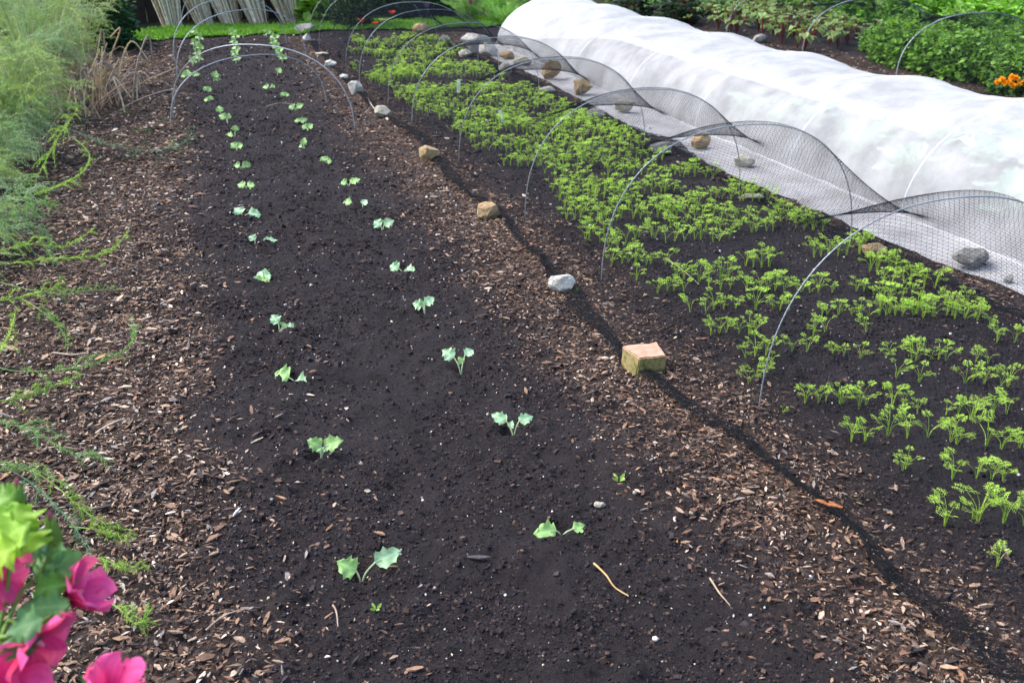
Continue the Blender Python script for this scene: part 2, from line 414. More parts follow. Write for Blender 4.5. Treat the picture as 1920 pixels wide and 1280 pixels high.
def seedling(base, leaves, label, group, tall=None):
    b = G(*base); z0 = gh1(b[0], b[1]); b[2] = z0-.01
    dep = depth(b); px = dep/FPX
    root = empty('cabbage_seedling', (b[0], b[1], z0)); tag(root, label, 'seedling', group)
    S = Acc()
    for k, (at, tp, w, dd) in enumerate(leaves):
        A = D(*at, dep+dd*.3); T = D(*tp, dep+dd)
        for q in (A, T): q[2] = max(q[2], z0+.016)
        ax = T-A; L0 = np.linalg.norm(ax)
        # leaves tip forward or back a little so their faces show
        n = np.array([0, 0, 1.])*.75 + toward(A)*.7 + np.array([random.uniform(-.3, .3), random.uniform(-.3, .3), 0])
        tint = random.uniform(.85, 1.15); gcol = np.array((.34, .54, .31))*tint
        if random.random() < .35 or dep > 6: gcol = np.array((.27, .47, .15))*tint
        acc = Acc(); leaf_mesh(acc, A, T, w*px*1.12, n, .25, .25, gcol, gcol*1.35+.05, 'cab', k*3.1+base[0], ruff=.09)
        acc.build('leaf', M_cab, root, True, True)
        mid = b+(A-b)*.5 + np.array([0, 0, .1*np.linalg.norm(A-b)]); mid[:2] = b[:2]+(A-b)[:2]*.35
        ir = .0024 if dep < 6 else .003
        P = smoothline([b, mid, A, A+ax*.25], 5)
        V, F = tube(P, np.linspace(ir*1.25, ir*.7, len(P)), 6); S.add(V, F, (.42, .52, .32))
    S.build('stem', M_cab, root, True, True)
    return root
ORD = ['nearest', 'second', 'third', 'fourth', 'fifth', 'sixth', 'seventh', 'eighth', 'ninth', 'tenth', 'eleventh', 'twelfth', 'thirteenth', 'fourteenth', 'fifteenth', 'sixteenth', 'seventeenth', 'eighteenth', 'nineteenth', 'twentieth']
for side, L in SEED.items():
    for i, (b, lv, desc) in enumerate(L):
        o = ORD[i]
        seedling(b, lv, 'cabbage seedling %s, %s in %s row' % (desc.replace('the ', '').replace(' on left', '').replace(' on right', '').replace('held apart ', '').replace(' behind and', ' and').replace(' in front', ''), o, side), 'cabbage seedlings in two rows')
for nm, L in FARCOL.items():
    for i, (x, y) in enumerate(L):
        h = 13; lv = []
        for a in np.array([0, 2.2, 4.1, 1.1])[:random.choice((3, 4))]+random.uniform(0, 3):
            lv.append(((x+2*math.cos(a), y-h+3*math.sin(a)), (x+9*math.cos(a), y-h-4+5*math.sin(a)), 9, .05*math.sin(a)))
        seedling((x, y), lv, 'leafy cabbage under the far bare hoops, %s from the front in %s line' % (ORD[i] if i else 'first', nm), 'leafy cabbage plants under the far bare hoops')

# ------------------------------------------------------------------ carrots
def carrot_template(seed, h=.095, nst=6, spread=.042):
    r = random.Random(seed); S = Acc(); Fo = Acc()
    for k in range(nst):
        a = r.uniform(0, 2*PI); hh = h*r.uniform(.55, 1.1); sp = spread*r.uniform(.4, 1.2)
        d = np.array([math.cos(a), math.sin(a), 0]); tip = d*sp + np.array([0, 0, hh])
        b0 = d*.003; P = smoothline([b0, d*sp*.25+np.array([0, 0, hh*.5]), tip*np.array([.8, .8, .82])], 3)
        V, F = tube(P, np.linspace(.0016, .0008, len(P)), 3); g = r.uniform(.8, 1.2)
        S.add(V, F, np.array((.42, .57, .10))*g)
        # feathery blade, leaning outwards
        fa = d*.75+np.array([0, 0, r.uniform(.1, .7)]); fa /= np.linalg.norm(fa)
        fl = r.uniform(.026, .044); nn = np.cross(fa, np.array([-d[1], d[0], 0])); side = np.array([-d[1], d[0], 0])
        if nn[2] < 0: nn = -nn
        o = P[-1]; gc = np.array((.47, .68, .12))*r.uniform(.7, 1.25)
        tris = []
        def lobe(p, q, w):
            ax = q-p; s = np.cross(ax, nn); s /= np.linalg.norm(s)+1e-9
            m = p+ax*.55+nn*.001
            tris.append(np.array([p, m+s*w, q, m-s*w]))
        prev = o
        for i in range(5):
            t = (i+.7)/5.2; c = o+fa*fl*t - np.array([0, 0, .25*fl*t*t]); wl = fl*.55*(1-.55*t)
            lobe(prev, c, .0009)
            prev = c
            for sgn in (-1, 1):
                q = c+side*sgn*wl*1.1+fa*wl*.6+nn*r.uniform(-.3, .4)*wl
                lobe(c, q, .0010)
                for f, e in ((.45, 1.), (.78, .6)):
                    m = c+(q-c)*f
                    lobe(m, m+fa*wl*.5*e+side*sgn*wl*.12, .0011); lobe(m, m-fa*wl*.22+side*sgn*wl*.38, .0010)
        lobe(prev, o+fa*fl*1.05-np.array([0, 0, .28*fl]), .0015)
        V = np.concatenate(tris); F = np.arange(len(V)).reshape(-1, 4); Fo.add(V, F, gc)
    return S, Fo
CT = [carrot_template(100+i, h=.095+.012*(i % 3), nst=5+i % 3) for i in range(8)]
carrots = []          # (x, y, scale)
def crow(pts, step=.032, jit=.012, s=1., p=1.):
    """foot pixels of clumps: a list of (x0,x1,y0,y1) runs or (x,y) singles"""
    for q in pts:
        if len(q) == 2:
            w = G(*q); carrots.append((w[0], w[1], s*random.uniform(.85, 1.15)))
        else:
            a = G(q[0], q[2]); b = G(q[1], q[3]); n = max(1, int(np.linalg.norm(b-a)/step))
            for i in range(n+1):
                if random.random() > p: continue
                w = a+(b-a)*(i/n); carrots.append((w[0]+random.gauss(0, jit*.4), w[1]+random.gauss(0, jit*.8), s*random.uniform(.7, 1.15)))
crow([(1868, 1068)], s=.7); crow([(1690, 893), (1696, 890)], s=.75)
crow([(1772, 985), (1824, 978), (1832, 984), (1880, 988), (1918, 992)], s=1.15); crow([(1785, 902), (1828, 905), (1858, 905), (1878, 910)], s=.8)
crow([(1596, 1626, 832, 833), (1662, 830), (1700, 829), (1737, 832), (1780, 838), (1792, 842), (1846, 1878, 848, 850), (1908, 852), (1918, 850)], s=1.)
crow([(1467, 776)], s=.4)
crow([(1515, 1550, 766, 766), (1567, 1580, 768, 768), (1604, 1618, 768, 768), (1668, 1718, 770, 773), (1772, 1835, 783, 790), (1856, 1890, 788, 790)], s=.85)
crow([(1403, 1436, 718, 718), (1678, 718), (1722, 722), (1805, 1842, 722, 724), (1872, 1918, 736, 738)], s=.85)
crow([(1398, 670), (1415, 674), (1436, 668), (1444, 690), (1484, 663), (1512, 667), (1560, 670), (1582, 670), (1613, 674), (1660, 678), (1664, 674), (1706, 1778, 682, 685), (1828, 688), (1850, 692)], s=.8)
crow([(1333, 631), (1352, 1414, 630, 630), (1524, 634), (1545, 636), (1622, 636), (1868, 650), (1900, 652)], s=.85)
crow([(1292, 1318, 590, 591), (1340, 1376, 588, 590), (1415, 592), (1446, 1482, 590, 590), (1536, 1572, 596, 598), (1592, 1640, 595, 598), (1668, 1712, 598, 602), (1730, 1752, 604, 606), (1788, 608), (1808, 1850, 608, 612)], s=.9)
crow([(1236, 1300, 556, 558), (1330, 1365, 552, 552), (1400, 1560, 556, 556), (1586, 1640, 552, 556), (1690, 566), (1712, 1730, 568, 572), (1770, 580)], s=.85, p=.8)
# farther rows follow the same slant; density from the picture's clump map
LB = lambda py: np.interp(py, [95, 105, 150, 170, 200, 225, 260, 300, 350, 365, 400, 430, 470, 520, 560], [650, 655, 660, 720, 752, 800, 855, 900, 990, 1045, 1045, 1080, 1105, 1150, 1240])
RB = lambda py: np.interp(py, [85, 100, 150, 200, 250, 300, 350, 400, 450, 470, 500, 550, 600], [830, 850, 930, 1030, 1150, 1215, 1370, 1470, 1540, 1560, 1660, 1760, 1850])
yr = 3.55; rowi = 0
while yr < 12.6:
    xr = 1.95
    dens = .64 if yr < 9.8 else .40
    while xr < 3.32:
        yy = yr-(xr-1.95)*.40
        d = np.array([xr, yy, 0])-C0; z = d@CF; px = 960+FPX*(d@CR)/z; py = 640-FPX*(d@CU)/z
        if LB(py) < px < RB(py)+12 and (py < 535 or (px > 1640 and py < 640)):
            nz = vnoise(np.array([xr*4.2]), np.array([rowi*1.7+3]), 5)[0]
            patch = fbm(np.array([xr]), np.array([yy]), 1.1, 2, 33)[0]
            if nz < dens+patch*1.1 and not (py > 330 and 880 < px < 1010):
                s = .8+.35*vnoise(np.array([xr*2]), np.array([yy*2]), 8)[0]
                if 4.6 < yy < 7.6 and px > 930: s *= 1.05
                carrots.append((xr+random.gauss(0, .006), yy+random.gauss(0, .015), s*random.uniform(.8, 1.15)))
        xr += random.uniform(.03, .05)
    yr += .205; rowi += 1
carrots.sort(key=lambda c: depth((c[0], c[1], .05))/c[2])
print('carrots', len(carrots))
protoC = []
for i, (S, Fo) in enumerate(CT):
    protoC.append((S, Fo))
def rowname(y, x):
    k = int((y+(x-1.95)*.40-1.6)/.205); return k
near = carrots[:300]; rest = carrots[300:]
rows = {}
for c in near: rows.setdefault(rowname(c[1], c[0]), []).append(c)
meshcache = {}
def ordn(n):
    words = ['first', 'second', 'third', 'fourth', 'fifth', 'sixth', 'seventh', 'eighth', 'ninth', 'tenth', 'eleventh', 'twelfth', 'thirteenth', 'fourteenth', 'fifteenth', 'sixteenth', 'seventeenth', 'eighteenth', 'nineteenth', 'twentieth']
    if n < 20: return words[n]
    return '%d%s' % (n+1, {1: 'st', 2: 'nd', 3: 'rd'}.get((n+1) % 10 if (n+1) % 100 not in (11, 12, 13) else 0, 'th'))
for ri, k in enumerate(sorted(rows)):
    L = sorted(rows[k], key=lambda c: c[0])
    for i, (x, y, s) in enumerate(L):
        v = random.randrange(8)
        look = ['short sparse', 'small feathery', 'bushy feathery', 'tall bushy'][min(3, int(max(0, s-.55)*5.5))]
        r = empty('carrot_plant', (x, y, gh1(x, y)-.004), random.uniform(0, 6.28)); s *= .9; r.scale = (s, s, s*random.uniform(.9, 1.1))
        tag(r, '%s carrot plant, %s from left in %s netted row from the front' % (look, ordn(i), ordn(ri)), 'carrot plant', 'carrot plants in the netted bed')
        if v not in meshcache:
            a = CT[v][0].build('stem', M_carrot, r); b = CT[v][1].build('foliage', M_carrot, r)
            meshcache[v] = (a, b)
        else:
            for q in meshcache[v]:
                c = q.copy(); c.parent = r; COL.objects.link(c)
A = Acc()
byv = [[] for _ in range(8)]
for c in rest: byv[random.randrange(8)].append(c)
for v, L in enumerate(byv):
    if not L: continue
    L = np.array(L); n = len(L); a = rng.uniform(0, 2*PI, n)
    R = np.zeros((n, 3, 3)); R[:, 0, 0] = np.cos(a); R[:, 0, 1] = -np.sin(a); R[:, 1, 0] = np.sin(a); R[:, 1, 1] = np.cos(a); R[:, 2, 2] = 1
    pos = np.stack([L[:, 0], L[:, 1], gh(L[:, 0], L[:, 1])-.004], 1); S3 = np.repeat(L[:, 2:3], 3, 1)*.86
    for q in CT[v]:
        tv = np.concatenate(q.V); tc = np.concatenate(q.C)
        for kk, fl in q.F.items():
            f = np.concatenate(fl); m = len(tv)
            V = np.einsum('nij,nkj->nki', R, tv[None]*S3[:, None])+pos[:, None]
            A.add(V.reshape(-1, 3), (f[None]+(np.arange(n)*m)[:, None, None]).reshape(-1, kk), np.tile(tc, (n, 1)))
o = A.build('carrot_plants', M_carrot); tag(o, 'mass of feathery young carrot plants in the farther part of the netted bed', 'carrot plants', kind='stuff')

# ------------------------------------------------------------------ hoops and nets
def hoop_pts(L, R, h, n=40, lean=0., e=.86):
    L = np.array(L, float); R = np.array(R, float); a = np.linspace(0, PI, n)
    c = (L+R)/2; hw = (R-L)/2
    P = [c-hw*math.copysign(abs(math.cos(t))**e, math.cos(t)) + np.array([0, 0, 1])*h*math.sin(t)**(e-.03) + np.array([0, lean, 0])*math.sin(t) for t in a]
    P = np.array(P)
    return np.concatenate([[P[0]-[0, 0, .06]], P, [P[-1]-[0, 0, .06]]])
def hoop(L, R, h, label, group, r=.0028, m=None, lean=0.):
    P = hoop_pts(L, R, h, lean=lean, e=.95 if m else .86)
    o0 = empty('wire_hoop', (L[0], L[1], 0))
    V, F = tube(P, r, 6); acc = Acc(); acc.add(V, F)
    bpy.data.objects.remove(o0)
    o = acc.build('wire_hoop', m or M_wire, None, True); tag(o, label, 'hoop', group); return o
HY = [1.3, 2.67, 4.04, 5.1, 6.4, 7.55, 8.5, 9.55, 10.3, 11.9, 12.5]
HX0, HX1, HH = 1.88, 3.27, .66
HHS = [.72, .72, .69, .67, .655, .65, .65, .65, .65, .65, .65]
for i, y in enumerate(HY):
    d = ['just outside the right edge, nearest the camera', 'tallest looking, between the brick and the right edge', 'rising right of the white angular stone', 'between the tan stone and the flat white stone',
         'rising right of the round tan stone', 'behind the plant labels', 'above the pale block of stone', 'beside the white faceted stone', 'above the small pale stones', 'next to last at the far end', 'dark last one at the far end'][i]
    hoop((HX0+random.uniform(-.02, .02), y, 0), (HX1, y+random.uniform(-.08, .03), 0), HHS[i], 'wire hoop under the black net, %s' % d, 'wire hoops of the black net tunnel')
def net_surface(HYs, x0f, fx0, fx1, x1f, HS, sag, pinch=.04):
    """returns P(u, v): u metres along the tunnel, v metres across (by arc length), and the width"""
    HYa = np.array(HYs, float); HSa = np.array(HS, float); Hm = HSa.mean()
    th = np.linspace(0, PI, 400); hw = (fx1-fx0)/2; cx = (fx0+fx1)/2
    tx = -hw*np.sign(np.cos(th))*np.abs(np.cos(th))**.86; tz = np.clip(np.sin(th), 0, 1)**.82
    al = np.concatenate([[0], np.cumsum(np.hypot(np.diff(tx), np.diff(tz*Hm)))]); A = al[-1]
    def P(u, v):
        u = np.clip(u, HYa[0], HYa[-1]-1e-6)
        k = np.clip(np.searchsorted(HYa, u, side='right')-1, 0, len(HYa)-2)
        gap = HYa[k+1]-HYa[k]
        t = (u-HYa[k])/gap; s = np.sin(PI*t)**1.25*np.clip(gap/1.3, .1, 1.1)**1.5
        H = HSa[k]*(1-t)+HSa[k+1]*t
        e0 = x0f(u); w0 = fx0-e0; w1 = x1f(u)-fx1
        vt = v*(w0+A+w1)/(.2+A+.22)
        q = np.clip(vt-w0, 0, A)
        px = np.interp(q, al, tx); pz = np.interp(q, al, tz)
        x = cx+px*(1-pinch*s*pz)
        z = (H+.006)*pz*(1-sag*s*pz**.6)
        flat0 = vt < w0; flat1 = vt > w0+A
        x = np.where(flat0, e0+vt, x); x = np.where(flat1, fx1+(vt-w0-A), x)
        y = u+.03*pz*np.sin(u*5+px*3)
        lift = .014+.006*np.sin(u*23+vt*31)+.006*np.sin(u*9.1)
        z = z+np.where(flat0 | flat1, lift, .014*(1-pz))
        zg = gh(x, y)*np.clip(1-pz*3, 0, 1)
        return np.stack([x, y, z+zg], -1)
    return P, .2+A+.22
def netting(P, W, u0, u1, h, r, acc, c=None):
    nv = int(W/h); h2 = W/nv
    for fam in (1, -1):
        k0 = int(math.floor((u0-(W if fam > 0 else 0))/(2*h))); k1 = int(math.ceil((u1+(W if fam < 0 else 0))/(2*h)))
        ks = np.arange(k0, k1+1)
        j = np.arange(nv+1)
        U = ks[:, None]*2*h + fam*j[None]*h; Vv = np.broadcast_to(j[None]*h2, U.shape)
        ok = (U >= u0-1e-6) & (U <= u1+1e-6)
        Q = P(U, Vv)
        e = 1e-3
        du = P(U+e, Vv)-Q; dv = P(U, Vv+e)-Q
        nn = np.cross(du, dv); nn /= np.linalg.norm(nn, axis=-1)[..., None]+1e-12
        T = du*fam+dv; T /= np.linalg.norm(T, axis=-1)[..., None]+1e-12
        B = np.cross(T, nn)
        Vt = np.stack([Q+nn*r, Q-nn*r*.5+B*r*.87, Q-nn*r*.5-B*r*.87], 2)
        nk, nj = U.shape
        idx = np.arange(nk*nj).reshape(nk, nj)*3
        m = ok[:, :-1] & ok[:, 1:]
        a = idx[:, :-1][m]; b = idx[:, 1:][m]
        F = np.concatenate([np.stack([a+q, a+(q+1) % 3, b+(q+1) % 3, b+q], 1) for q in range(3)])
        used = np.unique(F); remap = np.full(nk*nj*3, -1); remap[used] = np.arange(len(used))
        acc.add(Vt.reshape(-1, 3)[used], remap[F], (1, 1, 1))
XR = lambda u: 3.47+.03*np.sin(u*2.3)+.02*np.sin(u*5.1)
NP, NW = net_surface(HY, XN, HX0, HX1, XR, HHS, .30)
A = Acc()
netting(NP, NW, 1.3, 6.4, .0118, .00046, A)
netting(NP, NW, 6.4, 12.5, .0165, .00066, A)
# crimped hem bands where the net is folded double on the ground
def hem(fx, w, y0, y1, acc, st=.0036, r=.0009):
    nL = max(2, int(w/st)); u = np.arange(y0, y1, .02)
    wv = .65+.5*np.sin(u*2.1)*.5+.25*np.sin(u*5.3)
    for k in range(nL+1):
        x = fx(u)+w*wv*k/nL+.003*np.sin(u*40+k); z = gh(x, u)+.022+.004*np.sin(k*1.3+u*11)
        V, F = tube(np.stack([x, u, z], 1), r, 3); acc.add(V, F)
    for y in np.arange(y0, y1, .0085):
        i = np.linspace(0, 1, 5); ww = w*(.65+.25*math.sin(y*2.1)+.25*math.sin(y*5.3)); x = fx(np.full(5, y))+ww*i
        yy = y+.01*i; V, F = tube(np.stack([x, yy, gh(x, yy)+.023+.003*np.sin(i*9+y*50)], 1), r, 3); acc.add(V, F)
net = empty('crop_net', (HX0, 1.3, 0)); tag(net, 'long black mesh net draped over wire hoops above the carrot bed', 'netting')
A.build('mesh', M_thread, net, world=True)
A = Acc(); hem(lambda u: XN(u)+.012*np.sin(u*6.3)+.008*np.sin(u*13.+1), .085, 1.0, 12.4, A, .0046, .00085); hem(lambda u: XR(u)-.13, .12, 1.4, 12.4, A, .006, .0007)
A.build('hem', M_hem, net, world=True)

# bare hoops over the cabbage bed
GH = 'bare wire hoops over the cabbage bed'
hoop(G(322, 238), G(612, 194), .47, 'bare wire hoop over the cabbage bed, lowest arch, nearest the camera', GH, .0043)
hoop(G(326, 228), G(666, 248), .62, 'bare wire hoop crossing over the nearest arch on its right side', GH, .0043)
hoop(G(333, 150), G(574, 108), .57, 'third bare wire hoop back, standing among the leafy cabbages', GH, .0046)
hoop(G(327, 115), G(538, 88), .59, 'fourth bare wire hoop back, close to the grass strip', GH, .0046)
hoop(G(342, 60), G(548, 50), .62, 'farthest bare wire hoop, in front of the straw bundles', GH, .0043)

# ------------------------------------------------------------------ white fleece tunnel
FY = [1.8, 3.1, 4.35, 5.45, 6.7, 7.9, 9.1, 10.3, 11.4]
FHf = lambda y: np.interp(y, [2, 4.3, 6, 12], [.67, .62, .545, .55])
FX0, FX1, FH = 3.87, 5.40, .57
def fleece_mat():
    m, nt, b = mat('fleece', .85)
    b.inputs['Base Color'].default_value = (.88, .90, .92, 1)
    t = nt.nodes.new('ShaderNodeBsdfTranslucent'); t.inputs[0].default_value = (.86, .89, .9, 1)
    tr = nt.nodes.new('ShaderNodeBsdfTransparent')
    m1 = nt.nodes.new('ShaderNodeMixShader'); m1.inputs[0].default_value = .35
    m2 = nt.nodes.new('ShaderNodeMixShader')
    f = ramp(nt, noise_n(nt, 3.5, 5, .6), [(.35, (.48,)*3), (.65, (.67,)*3)])
    nt.links.new(f, m2.inputs[0])
    o = nt.nodes['Material Output']
    nt.links.new(b.outputs[0], m1.inputs[1]); nt.links.new(t.outputs[0], m1.inputs[2])
    nt.links.new(m1.outputs[0], m2.inputs[1]); nt.links.new(tr.outputs[0], m2.inputs[2]); nt.links.new(m2.outputs[0], o.inputs[0])
    bump(nt, b, noise_n(nt, 14, 5, .7), .35, .02)
    return m
M_fleece = fleece_mat()
XE = lambda u: np.interp(u, [1, 3.17, 4.28, 5.27, 6.7, 9.14, 11.0, 11.8], [3.62, 3.60, 3.49, 3.44, 3.42, 3.56, 3.50, 3.6])
def fleece():
    FYa = np.array(FY)
    us = np.arange(1.8, 11.42, .045); nv = 90
    rows = []
    for u in us:
        k = min(max(np.searchsorted(FYa, u, side='right')-1, 0), len(FY)-2)
        t = (u-FYa[k])/(FYa[k+1]-FYa[k]); s = 4*t*(1-t)
        sk = 22; a = np.linspace(0, PI, nv-sk-8)
        cx = (FX0+FX1)/2; hw = (FX1-FX0)/2
        ca = np.sign(np.cos(a))*np.abs(np.cos(a))**.94; sa = np.clip(np.sin(a), 0, 1)**.94
        x = cx-hw*ca*(1-.03*s*sa); z = (FHf(u)+.008)*sa*(1-.085*s)
        e = XE(u); sx = e+(FX0-e)*np.linspace(0, 1, sk, endpoint=False)
        sz = gh(sx, np.full(sk, u))*.6+.016+.008*vnoise(sx*9, np.full(sk, u*7), 3)+.02*np.clip((sx-3.7)/.17, 0, 1)
        ex = FX1+np.linspace(.03, .3, 8); ez = gh(ex, np.full(8, u))*.6+.014
        XX = np.concatenate([sx, x, ex]); ZZ = np.concatenate([sz, np.maximum(z, .02), ez])
        YY = u+.02*np.sin(XX*8+u*3)*(ZZ > .03)
        wr = .012*(fbm(XX*2+ZZ, u*np.ones_like(XX)*3+ZZ*2, 4, 3, 9))*np.clip(ZZ*4, 0, 1)
        rows.append(np.stack([XX+wr, YY, ZZ+wr], 1))
    P = np.stack(rows)
    # far end: fleece closes down to the ground
    last = P[-1].copy(); ends = []
    cx = (FX0+FX1)/2
    for q in np.linspace(.15, 1, 8):
        e = last.copy(); e[:, 2] = np.maximum(last[:, 2]*(1-q)**.8, .015); e[:, 1] = last[:, 1]+.28*q; e[:, 0] = cx+(last[:, 0]-cx)*(1-.2*q); ends.append(e)
    P = np.concatenate([P, np.stack(ends)]); n, m = P.shape[:2]
    f = make_mesh('fleece_tunnel', P.reshape(-1, 3), [gridF(n, m)], M_fleece, None, True)
    tag(f, 'long translucent white fleece tunnel stretched over hoops, its skirt spread flat on the ground', 'row cover')
fleece()
for i, y in enumerate(FY):
    hoop((FX0, y, 0), (FX1, y, 0), FHf(y)-.02, 'pale hoop inside the white fleece tunnel, %s from the near end' % ordn(i), 'pale hoops inside the white fleece tunnel', .004, M_wirew)

# back tunnel with fine dark net
BY = [6.6, 8.25, 9.85, 11.5, 13.2]
BX0, BX1, BH = 7.0, 8.75, .56
for i, y in enumerate(BY):
    hoop((BX0, y, 0), (BX1, y, 0), BH, 'grey hoop under the thin net beyond the white tunnel, %s from the near end' % ordn(i), 'hoops of the net tunnel beyond the white tunnel', .0065)
BP, BW = net_surface(BY, lambda u: 6.85+0*u, BX0, BX1, lambda u: 8.9+0*u, [BH]*5, .22)
A = Acc(); netting(BP, BW, 6.6, 13.2, .022, .0010, A)
o = A.build('crop_net', M_thread); tag(o, 'thin grey net arched over beetroot and parsley beyond the white tunnel', 'netting')

# ------------------------------------------------------------------ stones
def stone_mat(name, c1, c2, c3):
    m, nt, b = mat(name, .85)
    a = ramp(nt, noise_n(nt, 18, 6, .7), [(.3, c1), (.55, c2), (.75, c3)])
    nt.links.new(a, b.inputs['Base Color']); bump(nt, b, noise_n(nt, 60, 8, .75), 1., .016); return m
MS = {'tan': stone_mat('tan_stone', (.22, .14, .06), (.42, .30, .16), (.52, .42, .28)),
      'white': stone_mat('white_stone', (.36, .35, .31), (.60, .59, .53), (.74, .72, .66)),
      'grey': stone_mat('grey_stone', (.12, .12, .11), (.28, .27, .25), (.42, .40, .37)),
      'cream': stone_mat('cream_stone', (.34, .30, .22), (.52, .48, .38), (.66, .63, .54))}
import bmesh
def stone(px, w, hgt, dp, kind, label, seed, sub=3, rot=0., z=0., planes=15, name='stone', dx=0):
    """px = pixel of the stone's foot centre, sizes in metres (w across the view, dp along it)"""
    p = G(*px); r = random.Random(seed); hgt *= 1.3; w *= 1.06
    bm = bmesh.new(); bmesh.ops.create_icosphere(bm, subdivisions=4, radius=1.)
    pl = []
    for k in range(planes):
        n = Vector((r.gauss(0, 1), r.gauss(0, 1), r.gauss(0, .8))).normalized(); pl.append((n, r.uniform(.52, .82)))
    for v in bm.verts:
        q = v.co.copy()
        for n, d in pl:
            e = q.dot(n)-d
            if e > 0: q -= n*e*.94
        q *= 1+.10*mn.noise(v.co*1.7+Vector((seed, 0, 0)))+.07*mn.noise(v.co*4+Vector((0, seed, 0)))+.035*mn.noise(v.co*11)
        v.co = q
    mx = [max(abs(v.co[i]) for v in bm.verts) for i in range(3)]
    ca, sa = math.cos(rot-YAW), math.sin(rot-YAW)
    for v in bm.verts:
        x = v.co.x/mx[0]*w/2; y = v.co.y/mx[1]*dp/2; zz = v.co.z/mx[2]*hgt/2
        v.co = (x*ca-y*sa, x*sa+y*ca, zz)
    me = bpy.data.meshes.new(name); bm.to_mesh(me); bm.free(); me.materials.append(MS[kind])
    for f in me.polygons: f.use_smooth = True
    try: me.set_sharp_from_angle(angle=math.radians(20))
    except Exception: pass
    o = bpy.data.objects.new(name, me); COL.objects.link(o)
    o.location = (p[0], p[1]+dp*.35, gh1(p[0], p[1])+hgt*.40+z)
    tag(o, label, 'stone', 'stones holding down the covers'); return o
stone((1058, 556), .125, .075, .085, 'white', 'white angular stone on the net hem beyond the brick', 3)
stone((920, 413), .125, .10, .10, 'tan', 'sandy tan blocky stone on the net edge, beyond the white angular one', 5)
stone((806, 305), .155, .10, .11, 'tan', 'round golden brown stone on the bark path beside the net', 8)
stone((720, 226), .14, .085, .09, 'cream', 'pale flat topped stone with mossy side on the net edge', 12)
stone((671, 179), .15, .10, .10, 'white', 'white faceted stone with dark hollow beneath, on the path edge', 15)
stone((646, 150), .085, .055, .06, 'white', 'small pale stone just beyond the white faceted one', 17)
stone((620, 127), .13, .07, .07, 'white', 'pale split stone lying in a line of stones by the net', 19)
stone((605, 107), .15, .035, .06, 'cream', 'thin flat pale slab on the path by the far hoops', 22)
stone((576, 82), .11, .085, .08, 'white', 'small white stone at the far corner of the path', 25)
stone((573, 66), .26, .10, .14, 'grey', 'broad grey flat rock at the edge of the grass', 27)
stone((897, 104), .34, .17, .22, 'white', 'large white lump of rock on the fleece at its far end', 31, z=.03)
stone((921, 110), .22, .13, .16, 'white', 'second white lump leaning beside the large one on the fleece', 33, z=.02)
stone((873, 112), .16, .08, .10, 'cream', 'cream stone at the foot of the white lumps', 35)
stone((953, 116), .17, .08, .09, 'tan', 'low tan stone on the fleece, third from its far end', 37, z=.02)
stone((983, 128), .2, .08, .09, 'cream', 'mottled cream stone on the fleece skirt edge', 39, z=.02)
stone((1036, 155), .19, .15, .13, 'tan', 'upright tan nuggety stone on the fleece skirt', 41, z=.02)
stone((1094, 184), .18, .12, .12, 'tan', 'tan wedge shaped stone on the fleece skirt', 43, z=.02)
stone((1174, 218), .17, .085, .10, 'cream', 'cream block shaped stone on the fleece skirt', 45, z=.02)
stone((1315, 288), .15, .085, .09, 'tan', 'tan block stone on the fleece in the middle of its skirt', 47, z=.02)
stone((1396, 320), .15, .07, .10, 'cream', 'cream curved stone on the very edge of the fleece', 49, z=.02)
stone((1832, 512), .20, .085, .13, 'grey', 'large flat speckled grey stone on the fleece near the right edge', 51, z=.02)
stone((1413, 380), .17, .03, .07, 'cream', 'long flat white stone on the soil by the carrots', 53)
stone((1641, 488), .135, .055, .09, 'tan', 'smooth oval brown stone on the net in the soil', 55)
stone((1120, 228), .18, .08, .10, 'grey', 'grey brown stone half hidden by carrot leaves', 57)
stone((1243, 298), .15, .07, .10, 'grey', 'flat grey stone at the carrot bed edge', 59)
stone((1026, 181), .16, .08, .10, 'cream', 'dusty cream stone at the far edge of the carrots', 61)
stone((948, 146), .14, .10, .10, 'cream', 'rounded pale stone beside the far dark net patch', 63)
stone((836, 86), .16, .10, .12, 'grey', 'grey round stone under the far net', 65)
stone((790, 66), .22, .12, .12, 'tan', 'brown stone at the far end under the net', 67)
stone((715, 47), .34, .05, .10, 'tan', 'long brown flat rock by the orange poppies', 69)
stone((1430, 80), .22, .09, .13, 'grey', 'grey rounded stone on the soil beyond the white tunnel', 71)
stone((1555, 118), .2, .04, .13, 'grey', 'low grey stone between the white tunnel and the far net', 73)
stone((1893, 540), .05, .04, .04, 'grey', 'small dark clod on the fleece skirt at the right edge', 75, z=.02)
# loose little stones worth picking out
for px, w, k, lab in [((691, 932), .022, 'cream', 'small cream dry flake on the cabbage bed'), ((1125, 960), .038, 'cream', 'pale fluffy lump on the soil near the right cabbage row'), ((1298, 968), .018, 'cream', 'small cream pebble among the bark chips')]:
    stone(px, w, w*.4, w*.6, k, lab, int(px[0]))

